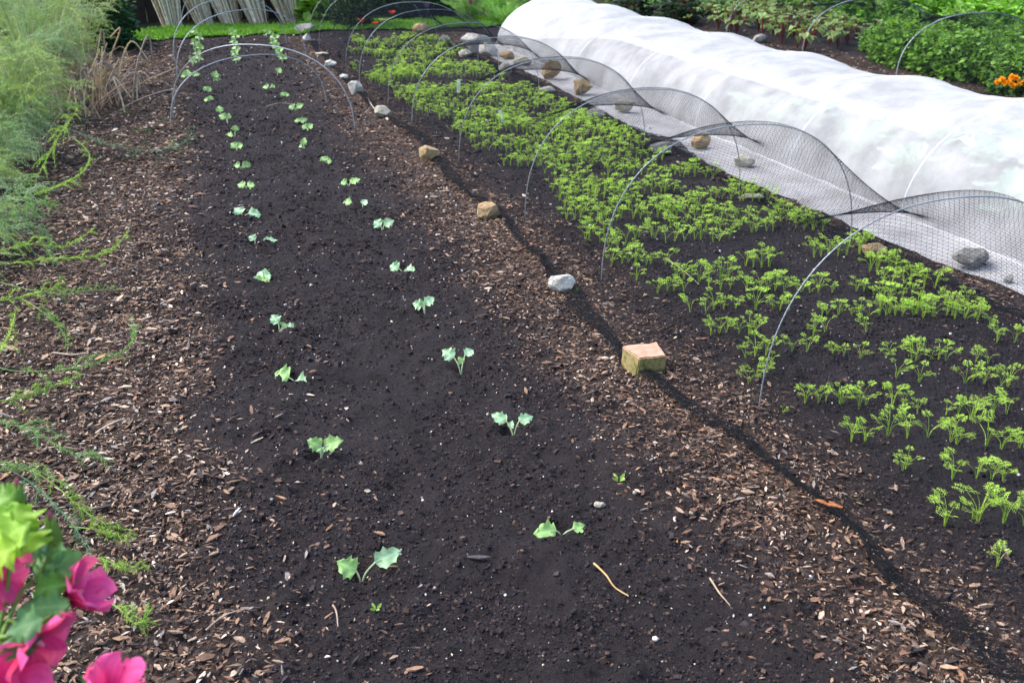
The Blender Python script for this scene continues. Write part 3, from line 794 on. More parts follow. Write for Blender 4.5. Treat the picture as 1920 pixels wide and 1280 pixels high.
# brick
def brick():
    m, nt, b = mat('brick_clay', .9)
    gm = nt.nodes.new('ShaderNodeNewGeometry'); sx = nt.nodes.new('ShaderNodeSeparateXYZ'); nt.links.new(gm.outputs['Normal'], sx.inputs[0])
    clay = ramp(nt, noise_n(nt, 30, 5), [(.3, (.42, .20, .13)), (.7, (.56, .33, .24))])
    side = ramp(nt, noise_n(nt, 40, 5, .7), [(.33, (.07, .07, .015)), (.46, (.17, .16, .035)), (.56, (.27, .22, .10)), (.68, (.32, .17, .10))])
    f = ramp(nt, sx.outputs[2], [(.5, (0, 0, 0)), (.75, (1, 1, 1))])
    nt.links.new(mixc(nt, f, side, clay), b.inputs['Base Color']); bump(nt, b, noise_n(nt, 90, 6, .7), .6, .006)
    p = G(1214, 704); w, d, h = .145, .112, .082
    bm = bmesh.new(); bmesh.ops.create_cube(bm, size=1.)
    for v in bm.verts: v.co = (v.co.x*w, v.co.y*d, v.co.z*h)
    # broken left end: slanted cut and chipped corner
    bmesh.ops.bisect_plane(bm, geom=bm.verts[:]+bm.edges[:]+bm.faces[:], plane_co=(-w*.42, 0, 0), plane_no=(-1, -.35, .12), clear_outer=True)
    bmesh.ops.holes_fill(bm, edges=bm.edges)
    bmesh.ops.bisect_plane(bm, geom=bm.verts[:]+bm.edges[:]+bm.faces[:], plane_co=(-w*.40, -d*.38, h*.3), plane_no=(-1, -1, .4), clear_outer=True)
    bmesh.ops.holes_fill(bm, edges=bm.edges)
    bmesh.ops.bevel(bm, geom=bm.edges[:], offset=.004, segments=2, affect='EDGES')
    bmesh.ops.triangulate(bm, faces=bm.faces[:])
    bmesh.ops.subdivide_edges(bm, edges=bm.edges[:], cuts=3, use_grid_fill=True)
    for v in bm.verts: v.co += Vector((mn.noise(v.co*45), mn.noise(v.co*45+Vector((9, 0, 0))), mn.noise(v.co*45+Vector((0, 9, 0)))))*.0030 + Vector((mn.noise(v.co*14), mn.noise(v.co*14+Vector((5, 0, 0))), mn.noise(v.co*14+Vector((0, 5, 0)))))*.006
    me = bpy.data.meshes.new('brick'); bm.to_mesh(me); bm.free(); me.materials.append(m)
    for f in me.polygons: f.use_smooth = True
    try: me.set_sharp_from_angle(angle=math.radians(40))
    except Exception: pass
    o = bpy.data.objects.new('brick', me); COL.objects.link(o)
    o.location = (p[0], p[1]+.04, gh1(p[0], p[1])+h/2+.002); o.rotation_euler = (0.04, -.02, math.radians(-8))
    tag(o, 'broken terracotta brick with mossy yellow green sides on the net hem', 'brick')
brick()

# plant labels, sticks, flakes
def small_box(name, px, size, rot, c, label, cat, z=0., tilt=(0, 0)):
    p = G(*px); acc = Acc()
    if name == 'plant_label': acc.add(CUBE*np.array(size), CF6, c)
    else: acc.add(CHT*np.array(size)*(1+rng.uniform(-.25, .25, (12, 3))), CHF, c)
    o = acc.build(name, M_chip if c is not None and name != 'plant_label' else M_label)
    bv = o.modifiers.new('b', 'BEVEL'); bv.width = min(size)*.2; bv.segments = 1
    o.location = (p[0], p[1], gh1(p[0], p[1])+z); o.rotation_euler = (tilt[0], tilt[1], rot); tag(o, label, cat); return o
small_box('plant_label', (860, 182), (.03, .003, .13), -.2, (1, 1, 1), 'white plastic plant label standing farther back in the carrots', 'plant label', .05, (-.1, .08))
small_box('plant_label', (941, 236), (.028, .003, .12), -.1, (1, 1, 1), 'white plastic plant label standing nearer, in the middle of the carrots', 'plant label', .05, (-.1, -.25))
small_box('bark_flake', (1552, 955), (.07, .022, .006), -.7, np.array([.30, .11, .04]), 'orange brown splinter of bark lying on the net hem', 'bark flake', .022, (.1, .1))
small_box('wood_splinter', (444, 962), (.045, .008, .008), 1.0, np.array([.62, .60, .58]), 'white splinter of wood on the dark soil', 'wood splinter', .01)
small_box('wood_chip', (898, 1060), (.055, .016, .006), -.35, np.array([.06, .055, .06]), 'flat grey wood chip on the soil between the nearest seedlings', 'wood chip', .008)
def twig(pix, r, c, label, name='twig', z=.012):
    P = []
    for q in pix:
        g = G(*q); P.append([g[0], g[1], gh1(g[0], g[1])+z])
    P = smoothline(P, 6); P[:, 2] += .006*np.sin(np.linspace(0, 3, len(P)))
    acc = Acc(); V, F = tube(P, np.linspace(r, r*.5, len(P)), 6); acc.add(V, F, c)
    tag(acc.build(name, M_dry, None, True), label, 'twig')
twig([(1113, 1070), (1135, 1095), (1152, 1113), (1178, 1133)], .0034, (.38, .26, .12), 'golden dry straw on the soil in front of the right row')
twig([(388, 1190), (425, 1172), (470, 1160)], .003, (.32, .24, .18), 'thin pale twig lying low on the left of the soil')
twig([(625, 1142), (632, 1160), (635, 1188)], .0028, (.30, .22, .17), 'short brown twig near the front seedling of the left row')
twig([(967, 478), (990, 472), (1018, 464)], .006, (.13, .055, .04), 'dark reddish stick lying across the net edge')
twig([(1329, 1102), (1348, 1125), (1368, 1142)], .003, (.40, .30, .2), 'pale hooked stem on the bark at the lower right')
twig([(180, 812), (210, 800), (235, 792)], .0055, (.40, .32, .24), 'pale broken stick among the chips on the left path')
twig([(100, 664), (135, 666), (167, 664)], .004, (.42, .36, .28), 'straight pale stick on the left path')
twig([(1250, 500), (1275, 520), (1310, 545)], .0025, (.38, .32, .22), 'thin straw lying across the carrot rows')
twig([(690, 188), (696, 200), (703, 210)], .008, (.30, .26, .22), 'grey stick between the pale flat topped stone and the faceted one')
twig([(500, 205), (530, 203), (560, 206)][:3], .003, (.3, .24, .17), 'thin straw on the cabbage bed by the bare hoops')

# weed sprout
def sprout(px, label, s=1.):
    p = G(*px); z = gh1(p[0], p[1]); acc = Acc()
    for a in (0.3, 2.0, 3.6, 5.0):
        d = np.array([math.cos(a), math.sin(a), .8])*.02*s; A_ = np.array([p[0], p[1], z])
        leaf_mesh(acc, A_+d*.2, A_+d*1.3, .011*s, (0, -.6, .8), .2, .2, (.20, .38, .06), (.3, .5, .1), 'x', a, 6, 5)
    tag(acc.build('weed_sprout', M_leaf, None, True), label, 'weed')
sprout((1160, 908), 'tiny yellow green weed sprout on the bare soil', 1.)
sprout((706, 1155), 'tiny green grass sprout in front of the left row', .7)
sprout((1075, 553), 'small green leaf sprout behind the white angular stone', 1.2)

# ------------------------------------------------------------------ foliage generators
LEAF6 = np.array([[0, 0, 0], [.35, .28, .06], [.75, .22, .03], [1, 0, -.08], [.75, -.22, .03], [.35, -.28, .06]])
LEAF6F = np.array([[0, 1, 2, 3], [0, 3, 4, 5]])
def cloud_pts(n, rad, hollow=.35, lump=1.):
    d = rng.normal(0, 1, (n, 3)); d /= np.linalg.norm(d, axis=1)[:, None]
    r = rng.uniform(hollow, 1, n)**.45
    k = 1+.35*lump*(fbm(d[:, 0]*1.3+d[:, 2], d[:, 1]*1.3, 1.6, 3, int(rng.integers(99)))*2)
    return d*(r*k)[:, None]*np.array(rad)
def leafy(n, rad, size, c, cv=.3, tilt=.7, cz=.5, wid=1.):
    acc = Acc(); P = cloud_pts(n, rad); P[:, 2] = np.abs(P[:, 2]+rad[2]*cz)
    R = rotmats(n, tilt, False); s = size*rng.uniform(.6, 1.3, n)
    clump = fbm(P[:, 0]*2+P[:, 2], P[:, 1]*2+P[:, 2]*.7, 3/max(rad), 2, 5)
    col = np.array(c)*(1+cv*rng.normal(0, 1, (n, 1))+clump[:, None]*.6).clip(.4, 1.9)
    scatter(acc, LEAF6*np.array([1, wid, 1]), LEAF6F, P, R, np.repeat(s[:, None], 3, 1), col)
    return acc
def stems(acc_pts, n, rad, h, c, r=.004):
    A = Acc()
    for i in range(n):
        a = random.uniform(0, 6.28); q = random.uniform(.1, .8)
        P = smoothline([(0.02*math.cos(a), .02*math.sin(a), -.03), (rad[0]*q*.4*math.cos(a), rad[1]*q*.4*math.sin(a), h*.5), (rad[0]*q*math.cos(a), rad[1]*q*math.sin(a), h)], 3)
        V, F = tube(P, np.linspace(r, r*.4, len(P)), 4); A.add(V, F, c)
    return A
def plant(name, cat, loc, label, group, n, rad, size, c, stemc, nst=7, **kw):
    root = empty(name, (loc[0], loc[1], gh1(loc[0], loc[1]))); tag(root, label, cat, group)
    leafy(n, rad, size, c, **kw).build('foliage', M_leaf, root)
    stems(None, nst, rad, rad[2]*1.2, stemc, .006 if rad[0] > .2 else .0035).build('stem', M_leaf, root)
    return root
def dup(r, loc, rz, s, label=None):
    c = r.copy(); COL.objects.link(c); c.location = (loc[0], loc[1], gh1(loc[0], loc[1])); c.rotation_euler = (0, 0, rz); c.scale = (s, s, s*random.uniform(.9, 1.1))
    for ch in r.children:
        k = ch.copy(); COL.objects.link(k); k.parent = c
    if label: c['label'] = label
    return c
def field(protos, pts, labels=None):
    for i, q in enumerate(pts):
        if i < len(protos): r = protos[i]; r.location = (q[0], q[1], gh1(q[0], q[1])); r.rotation_euler = (0, 0, random.uniform(0, 6)); r['label'] = labels(i) if labels else r['label']
        else: dup(random.choice(protos), q, random.uniform(0, 6), random.uniform(.85, 1.15), labels(i) if labels else None)

# needles
def needles(acc, P, step, ln, dens, c, wid=.0011, splay=1.):
    """fine asparagus needles along a polyline"""
    P = np.asarray(P); seg = np.diff(P, axis=0); L = np.linalg.norm(seg, axis=1); cum = np.concatenate([[0], np.cumsum(L)])
    tot = cum[-1]; n = max(1, int(tot/step))*dens
    s = rng.uniform(0.02, 1, n)*tot
    k = np.clip(np.searchsorted(cum, s)-1, 0, len(seg)-1); f = (s-cum[k])/(L[k]+1e-9)
    o = P[k]+seg[k]*f[:, None]; T = seg[k]/(L[k][:, None]+1e-9)
    d = rng.normal(0, 1, (n, 3)); d -= T*(d*T).sum(1)[:, None]; d /= np.linalg.norm(d, axis=1)[:, None]+1e-9
    d = d*splay+T*1.0; d /= np.linalg.norm(d, axis=1)[:, None]
    l = ln*rng.uniform(.5, 1.2, n)*(1-.5*s/tot)
    w = np.cross(d, rng.normal(0, 1, (n, 3))); w /= np.linalg.norm(w, axis=1)[:, None]+1e-9
    V = np.stack([o-w*wid*.5, o+w*wid*.5, o+d*l[:, None]], 1).reshape(-1, 3)
    col = np.array(c)*rng.uniform(.75, 1.3, (n, 1))
    acc.add(V, np.arange(n*3).reshape(-1, 3), np.repeat(col, 3, 0))
def frond(acc, P, r=.0028, c=(.16, .30, .06), nb=8, bl=.16, ln=.022, step=.0045, dens=3, wid=.0012, splay=.9, stemc=None):
    P = smoothline(P, 8)
    V, F = tube(P, np.linspace(r, r*.3, len(P)), 4); acc.add(V, F, stemc or np.array(c)*.9)
    m = len(P)
    needles(acc, P[m//3:], step, ln, dens, c, wid, splay)
    for i in range(nb):
        k = int(m*(.25+.7*i/nb)); o = P[k]; T = P[min(k+1, m-1)]-P[k-1]; T /= np.linalg.norm(T)
        d = rng.normal(0, 1, 3); d -= T*(d@T); d /= np.linalg.norm(d); d = d*.9+T*.9; d[2] *= .7; d /= np.linalg.norm(d)
        l = bl*random.uniform(.5, 1.1)*(1-.5*i/nb)
        Q = smoothline([o, o+d*l*.5+np.array([0, 0, .01]), o+d*l+np.array([0, 0, -.18*l])], 4)
        V, F = tube(Q, np.linspace(r*.45, r*.2, len(Q)), 3); acc.add(V, F, np.array(c)*.95)
        needles(acc, Q, step, ln, dens, c, wid, splay)
# asparagus mass along the left
BR = (.20, .38, .06); MD = (.11, .23, .09); BL = (.09, .20, .11)
def asparagus(x, y, n, h, spread, label, dens=3, wid=.0013, hand=(), ex=1., k=1.):
    root = empty('asparagus_plant', (x, y, gh1(x, y))); tag(root, label, 'asparagus', 'asparagus ferns along the left side')
    st = Acc()
    for i in range(n):
        a = random.uniform(0, 6.28); hh = h*random.uniform(.55, 1.1); q = spread*random.uniform(.3, 1.15)
        d = np.array([math.cos(a)*ex, math.sin(a), 0])
        P = [d*.03, d*q*.25+np.array([0, 0, hh*.5]), d*q*.65+np.array([0, 0, hh*.9]), d*q*1.1+np.array([0, 0, hh*random.uniform(.75, 1.)])]
        acc = Acc(); frond(acc, P, .0035, np.array(random.choice(((.42, .56, .20), (.32, .48, .24), (.46, .56, .27), (.30, .44, .25), (.40, .54, .16))))*k, 22, .34, .036, .007, dens, wid, 1.1, stemc=random.choice(((.36, .46, .20), (.50, .43, .28), (.56, .47, .32))))
        acc.build('frond', M_fern, root)
    for i in range(n if not hand else 0):
        a = random.uniform(0, 6.28); q = spread*random.uniform(.2, .9); hh = h*random.uniform(.5, 1.05)
        P = smoothline([(0.05*math.cos(a), .05*math.sin(a), -.02), (q*.5*math.cos(a), q*.5*math.sin(a), hh*.55), (q*math.cos(a), q*math.sin(a), hh)], 5)
        V, F = tube(P, np.linspace(.0055, .002, len(P)), 5); st.add(V, F, random.choice(((.50, .42, .28), (.34, .40, .20), (.62, .52, .38), (.24, .30, .14))))
    st.build('stem', M_dry, root)
    for hp, c, nb, bl in hand:
        acc = Acc(); P = [np.array([x, y, 0.05])]+[q for q in hp]; P = [q-np.array([x, y, 0.]) for q in P]
        frond(acc, P[1:] if len(P) > 3 else P, .0024, np.array(c)*np.array([1.7, 1.4, 1.5]), nb+4, bl*1.5, .028, .0038, 3, .0015, .75)
        acc.build('frond', M_fern, root)
    return root
def pz(lst): return [G(a, b, z) for (a, b, z) in lst]
asparagus(-1.05, 2.7, 4, .5, .3, 'asparagus fern at the lower left whose sprays trail over the path by the pink flowers', 3, .0012, hand=[
  (pz([(-120, 800, .1), (0, 868, .10), (60, 905, .08), (120, 962, .06), (150, 1002, .05), (178, 1060, .03)]), BL, 3, .05),
  (pz([(60, 880, .08), (100, 905, .07), (140, 940, .06), (180, 970, .05), (236, 992, .04)]), (.15, .32, .05), 7, .035),
  (pz([(130, 985, .05), (180, 990, .05), (215, 1000, .05), (252, 1006, .04)]), (.17, .34, .05), 5, .03),
  (pz([(155, 1050, .04), (190, 1045, .04), (235, 1065, .04), (276, 1060, .05)]), (.18, .34, .06), 5, .03),
  (pz([(195, 1120, .03), (225, 1140, .03), (258, 1168, .04), (285, 1138, .06)]), (.17, .33, .06), 5, .04),
  (pz([(-60, 770, .12), (0, 790, .10), (60, 805, .08), (130, 845, .06), (212, 862, .04)]), (.12, .26, .09), 9, .09),
  (pz([(-60, 860, .14), (0, 880, .12), (60, 878, .10), (120, 905, .08)]), (.14, .28, .08), 6, .06)])
asparagus(-1.25, 4.0, 5, .6, .35, 'asparagus fern with long wisps reaching low across the left path', 3, .0012, hand=[
  (pz([(-80, 500, .2), (0, 497, .18), (90, 487, .16), (170, 482, .13), (215, 465, .13), (242, 430, .16)]), BR, 10, .06),
  (pz([(-80, 480, .22), (0, 470, .2), (60, 458, .18), (125, 462, .16), (178, 428, .2)]), BR, 9, .06),
  (pz([(-60, 560, .15), (0, 565, .14), (60, 552, .12), (100, 540, .12), (112, 522, .15)]), BR, 6, .06),
  (pz([(-60, 640, .12), (0, 690, .06), (90, 696, .05), (180, 682, .05), (236, 655, .06), (252, 625, .09), (240, 608, .1)]), (.13, .29, .08), 9, .07),
  (pz([(-60, 745, .1), (0, 752, .08), (60, 742, .07), (100, 725, .06), (150, 706, .06)]), (.16, .31, .06), 9, .07),
  (pz([(40, 560, .12), (80, 585, .10), (110, 612, .08), (132, 650, .03)]), (.14, .30, .07), 6, .05),
  (pz([(-30, 700, .2), (0, 660, .15), (20, 620, .12), (30, 580, .12)]), BR, 6, .05),
  (pz([(0, 530, .14), (60, 545, .12), (120, 552, .1), (170, 545, .1), (225, 543, .08)]), (.14, .27, .08), 7, .04)])
asparagus(-1.35, 5.6, 8, .8, .45, 'asparagus fern with a curled bright tip hanging over the left path', 4, .0014, hand=[
  (pz([(-40, 400, .3), (0, 390, .28), (60, 370, .25), (115, 348, .22), (155, 325, .2), (168, 292, .22), (140, 262, .26)]), BR, 10, .07),
  (pz([(170, 180, .5), (150, 200, .45), (130, 230, .4), (108, 262, .35), (88, 300, .28), (68, 340, .2)]), BR, 14, .10),
  (pz([(-60, 200, .4), (0, 218, .35), (130, 245, .25), (200, 272, .18), (280, 284, .12), (330, 276, .12), (366, 256, .14)]), BL, 6, .10),
  (pz([(-40, 330, .35), (30, 345, .3), (60, 380, .2), (55, 430, .1)]), (.12, .26, .08), 9, .10),
  (pz([(0, 420, .25), (40, 400, .25), (75, 380, .25), (110, 395, .15)]), (.13, .28, .07), 9, .08),
  (pz([(60, 400, .2), (85, 430, .12), (95, 470, .05), (110, 500, .03)]), (.10, .24, .10), 6, .05)])
AS = [(-1.2, 6.7, 14, .8, .45), (-.98, 7.6, 16, .8, .42), (-1.45, 8.3, 18, 1.25, .6), (-.85, 8.8, 22, 1.05, .48), (-1.45, 9.7, 18, 1.3, .6), (-.62, 10.0, 24, 1.1, .45), (-1.1, 10.9, 20, 1.25, .55), (-.72, 9.5, 20, 1.05, .4), (-1.25, 7.5, 16, 1.0, .5), (-.98, 6.7, 12, .42, .3), (-1.05, 6.0, 12, .45, .3), (-.98, 5.4, 12, .36, .30), (-.82, 7.4, 16, .6, .36), (-1.0, 4.7, 9, .26, .24)]
AL = ['feathery asparagus fern leaning in low at the left edge of the picture', 'feathery asparagus fern in front of the dry stalks, nearest of the tall mass',
      'tall feathery asparagus fern at the far left edge, behind the front ones', 'dense asparagus fern beside the dark leaning stake', 'asparagus fern at the top left corner of the picture',
      'asparagus fern directly behind the dry stalks', 'farthest asparagus fern, beside the dark green bush', 'asparagus fern between the stake and the dry stalks', 'asparagus fern at the left edge below the tall mass', 'low asparagus fern by the curled bright tip at the left edge', 'low asparagus fern in the middle of the left edge', 'lowest asparagus fern at the left edge, above the long wisps', 'asparagus fern just left of the curled tip, below the stake', 'small asparagus fern spilling onto the path among the long wisps']
for a, l in zip(AS, AL): asparagus(*a, l, 2, .0022, k=.95)
# leaning stake in the ferns
acc = Acc(); V, F = tube(np.array([G(118, 215, 0.), D(92, 110, 8.6), D(70, -10, 8.7), D(66, -60, 8.8)]), .017, 8); acc.add(V, F, (.10, .085, .085))
tag(acc.build('stake', M_dry, None, True), 'weathered dark wooden stake leaning in the asparagus ferns', 'stake')
# low creeping sprigs on the path
acc = Acc()
for i in range(26):
    q = (random.uniform(150, 370), random.gauss(255, 38)); g = G(*q); a = random.uniform(0, 6.28); l = random.uniform(.06, .17)
    d = np.array([math.cos(a), math.sin(a), 0.]); z0 = gh1(g[0], g[1])+.02; o_ = np.array([g[0], g[1], z0])
    frond(acc, [o_, o_+d*l*.5+[0, 0, .02], o_+d*l], .0012, (.10, .22, .09), 4, .07, .018, .006, 2, .0014)
tag(acc.build('fallen_sprigs', M_fern), 'thin green asparagus sprigs lying loose on the left bark path', 'sprigs', kind='stuff')
# dry stalks
dr = empty('dry_stalk_clump', (-.48, 9.0, 0)); tag(dr, 'clump of broken straw coloured dry stalks in front of the dark bush', 'dry stalks')
for i in range(120):
    bx = random.gauss(-.03, .16); by = random.gauss(.35, .3); h = random.uniform(.15, .62); lx = random.gauss(.04, .17)
    if i < 12: lx = random.uniform(.2, .5); h = random.uniform(.12, .4)
    P = smoothline([(bx, by, -.02), (bx+lx*.35, by, h*.5), (bx+lx, by+random.gauss(0, .05), h)]+([(bx+lx+random.uniform(-.1, .15), by, h-random.uniform(.05, .2))] if random.random() < .4 else []), 4)
    acc = Acc(); V, F = tube(P, random.uniform(.004, .009)*np.linspace(1, .7, len(P)), 5)
    acc.add(V, F, np.array(random.choice(((.66, .50, .28), (.50, .35, .2), (.72, .6, .42), (.36, .24, .17), (.30, .24, .2))))*random.uniform(.7, 1.15))
    if i < 95: acc.build('stalk', M_dry, dr, True)
# ------------------------------------------------------------------ far end
# grass strip
xs2 = np.linspace(-.35, 4.6, 60); ys2 = np.linspace(13.15, 14.05, 14)
X, Y = np.meshgrid(xs2, ys2, indexing='ij')
Mg = plain('turf', (.10, .22, .03), .8, 0, .3, 12)
g = make_mesh('grass_strip', np.stack([X.ravel(), (Y+.04*np.sin(X*3)).ravel(), (gh(X, Y)+.02).ravel()], 1), [gridF(60, 14)], Mg, None, True); tag(g, kind='structure')
def blades(n, x0, x1, y0, y1, h, c, name, label, w=.006, lean=.3):
    x = rng.uniform(x0, x1, n); y = rng.uniform(y0, y1, n)+.04*np.sin(x*3)
    b = np.stack([x, y, gh(x, y)+.015], 1); a = rng.uniform(0, 2*PI, n); hh = h*rng.uniform(.5, 1.2, n)
    wv = np.stack([np.cos(a), np.sin(a), 0*a], 1)*w; l = rng.normal(0, lean, (n, 2))*hh[:, None]
    mid = b+np.stack([l[:, 0]*.3, l[:, 1]*.3, hh*.6], 1); tip = b+np.stack([l[:, 0], l[:, 1], hh], 1)
    V = np.stack([b-wv, b+wv, mid+wv*.7, mid-wv*.7, tip], 1).reshape(-1, 3)
    i = np.arange(n)*5; A = Acc(); col = np.repeat(np.array(c)*rng.uniform(.7, 1.35, (n, 1)), 5, 0)
    A.addm(V, [np.stack([i, i+1, i+2, i+3], 1), np.stack([i+3, i+2, i+4], 1)], col)
    o = A.build(name, M_leaf); tag(o, label, 'grass', kind='stuff')
blades(16000, -.35, 4.6, 13.12, 14.08, .045, (.14, .30, .04), 'grass_blades', 'short bright green mown grass of the strip at the far end')
# straw bundles
def bundle(px, lean, wt, label, H=1.35, n=95):
    p = G(*px); root = empty('straw_bundle', (p[0], p[1], gh1(p[0], p[1]))); tag(root, label, 'straw bundle', 'straw bundles behind the grass strip')
    A = Acc()
    for i in range(n):
        a = random.uniform(0, 6.28); q = math.sqrt(random.random()); b = np.array([.11*q*math.cos(a), .09*q*math.sin(a), -.02])
        t = np.array([lean+wt*q*math.cos(a)+random.gauss(0, .02), .15+.15*q*math.sin(a), H*random.uniform(.85, 1.05)])
        m_ = b+(t-b)*.45+np.array([-(lean)*.12, 0, 0])+rng.normal(0, .008, 3)
        P = smoothline([b, m_, t], 3); V, F = tube(P, random.uniform(.005, .011), 4)
        A.add(V, F, np.array(random.choice(((.72, .62, .45), (.58, .49, .34), (.78, .7, .54), (.34, .26, .17))))*random.uniform(.75, 1.15))
    A.build('stalks', M_dry, root)
    B = Acc(); th = np.linspace(0, 2*PI, 18); zz = .75
    f = zz/H; P = np.stack([lean*f-.0*th+(.11+(wt-.11)*f)*1.0*np.cos(th), .07+.12*np.sin(th), zz+0*th], 1); V, F = tube(P, .008, 5); B.add(V, F, (.25, .19, .12)); B.build('binding', M_dry, root)
bundle((325, 56), -.22, .30, 'straw coloured bundle standing at the left end of the row, nearly upright')
bundle((386, 50), -.45, .30, 'straw coloured bundle second from the left, leaning left')
bundle((434, 49), -.50, .30, 'middle straw coloured bundle, leaning left')
bundle((486, 47), -.45, .30, 'straw coloured bundle fourth from the left, leaning left')
bundle((545, 44), -.50, .34, 'wide straw coloured bundle at the right end of the row')
for i, (px, ln) in enumerate([((397, 46), -.2), ((446, 44), -.1), ((541, 42), .18)]):
    g = G(*px); acc = Acc(); V, F = tube(np.array([[g[0]+.03, g[1]-.1, -.03], [g[0]+.03+ln*.5, g[1], .6], [g[0]+ln, g[1]+.05, 1.2]]), .014, 7); acc.add(V, F, (.40, .33, .24))
    tag(acc.build('cane', M_dry, None, True), ['pale cane standing between the second and middle straw bundles', 'thin cane right of the middle straw bundle', 'dark slanting cane at the right end of the straw bundles'][i], 'cane')
# dark board fence behind the bundles
fe = empty('board_fence', (-3, 15.1, 0)); tag(fe, 'dark brown board fence behind the straw bundles', 'fence')
Mf = plain('dark_board', (.022, .016, .012), .9, 0, .4, 9)  # near-black boards fill in the dark background behind the bundles
for i in range(30):
    t = CUBE*np.array([.17, .03, 1.5])+np.array([i*.18+.1, (i % 2)*.012, .72]); acc = Acc(); acc.add(t, CF6); acc.build('board', Mf, fe)

def P1(px, py): return G(px, py)
DK = (.025, .06, .022); MG = (.07, .16, .03); LG = (.24, .42, .06)
# dark bush on the left with a violet flower
b1 = plant('shrub', 'shrub', (-.62, 12.9), 'dark green leafy bush with a violet flower, behind the dry stalks', None, 5200, (.62, .55, .62), .075, (.035, .10, .045), (.03, .06, .02), 9, cv=.3)
fl = Acc()
def blob(acc, c, r, col, n=26, s=.6):
    d = rng.normal(0, 1, (n, 3)); d /= np.linalg.norm(d, axis=1)[:, None]
    scatter(acc, LEAF6, LEAF6F, c+d*r*.3, rotmats(n), np.full((n, 3), r*s*1.2), np.array(col)*rng.uniform(.7, 1.3, (n, 1)))
q = D(233, 2, 11.9)-np.array([-.62, 12.9, gh1(-.62, 12.9)]); blob(fl, q, .05, (.12, .03, .35)); fl.build('flower', M_petal, b1)
plant('shrub', 'shrub', (-1.9, 12.6), 'dark green bush at the top left corner behind the ferns', None, 4200, (.7, .6, .7), .08, (.05, .12, .04), (.03, .06, .02), 9)
plant('shrub', 'shrub', (-2.9, 11.0), 'green bush beyond the left edge of the ferns', None, 3800, (.8, .7, .7), .08, (.07, .16, .05), (.03, .06, .02), 9)
# leafy yellow green plants behind the grass
for i, (x, y, r, c, l) in enumerate([(2.35, 14.7, .42, LG, 'yellow green leafy plant beside the last straw bundle'), (2.9, 15.3, .5, (.15, .30, .05), 'bright leafy plant behind the dark conical shrub'),
      (2.6, 16.2, .6, (.12, .26, .04), 'large leafy clump in the gap left of the dark conical shrub')]):
    plant('leafy_plant', 'plant', (x, y), l, None, 900, (r, r*.8, r*.7), .15, c, (.15, .25, .08), 8, wid=1.3, cv=.25)
plant('conical_shrub', 'shrub', (2.62, 13.6), 'dark blue green conical shrub at the end of the black net tunnel', None, 5200, (.33, .33, .62), .035, (.014, .04, .022), (.03, .03, .02), 6, cv=.35)
for i, (x, y, r, l) in enumerate([(3.35, 14.4, .5, 'dark green bush behind the orange poppies'), (4.15, 14.8, .5, 'dark green bush right of the poppies, behind the net'), (3.9, 16.0, .7, 'shadowy bush at the back behind the poppies')]):
    plant('shrub', 'shrub', (x, y), l, None, 2600, (r, r*.8, r*.75), .07, (.035, .085, .03), (.03, .06, .02), 7)
# poppies
for i, (px, py, d) in enumerate([((735, 30)[0], 27, 12.6), (678, 42, 12.5), (704, 46, 12.3)]):
    q = D(px, py, d); root = empty('poppy', (q[0], q[1], 0)); tag(root, ['orange red poppy, tallest, behind the net at the far end', 'orange red poppy low on the left behind the net', 'small orange poppy between the other two'][i], 'poppy', 'orange poppies at the far end')
    acc = Acc(); V, F = tube(smoothline([(.03, .02, 0), (.0, 0, q[2]*.6), (0, 0, q[2])], 4), .005, 4); acc.add(V, F, (.25, .28, .08)); acc.build('stem', M_leaf, root)
    acc = Acc()
    for k in range(5):
        a = k*1.26; dd = np.array([math.cos(a), math.sin(a), .5]); leaf_mesh(acc, (0, 0, q[2]), np.array([0, 0, q[2]])+dd*(.06 if i < 2 else .04), .07, (-dd[0], -dd[1], 1.), .4, -.3, (.80, .10, .03), (.8, .16, .05), 'x', k, 6, 5)
    acc.build('flower', M_petal, root)
# feathery tall greens and alliums
def feather(x, y, r, h, c, label, n=60, dens=4, wid=.0045):
    root = empty('feathery_plant', (x, y, gh1(x, y))); tag(root, label, 'plant', 'feathery green plants at the far end')
    acc = Acc(); c = np.array(c)*1.5
    for i in range(n):
        a = random.uniform(0, 6.28); q = r*random.random(); d = np.array([math.cos(a), math.sin(a), 0]); hh = h*random.uniform(.6, 1.1)
        o_ = d*q*.3; Q = smoothline([o_, o_+d*q*.3+np.array([0, 0, hh*.6]), o_+d*q+np.array([0, 0, hh])], 3)
        V, F = tube(Q, .003, 3); acc.add(V, F, np.array(c)*.8); needles(acc, Q[1:], .012, .09, dens, c, wid, .8)
    acc.build('foliage', M_fern, root)
k = 0
for (x, y, r, h, c, l) in [(4.6, 13.4, .35, .42, (.17, .32, .08), 'feathery bright plant nearest the far end of the black net'), (5.0, 14.2, .4, .5, (.15, .30, .07), 'feathery bright plant left of the white tunnel end'), (4.5, 12.7, .25, .32, (.18, .33, .09), 'low feathery plant against the white tunnel end'),
      (5.6, 15.0, .45, .5, (.14, .28, .08), 'feathery plant behind the white tunnel end'), (4.9, 15.4, .45, .6, (.13, .26, .06), 'feathery plant at the back with purple flowers around it'), (6.2, 14.4, .45, .55, (.12, .26, .06), 'feathery plant hidden behind the white tunnel top'), (4.3, 13.9, .35, .45, (.19, .30, .12), 'pale feathery plant beside the poppies')]:
    feather(x, y, r, h, c, l)
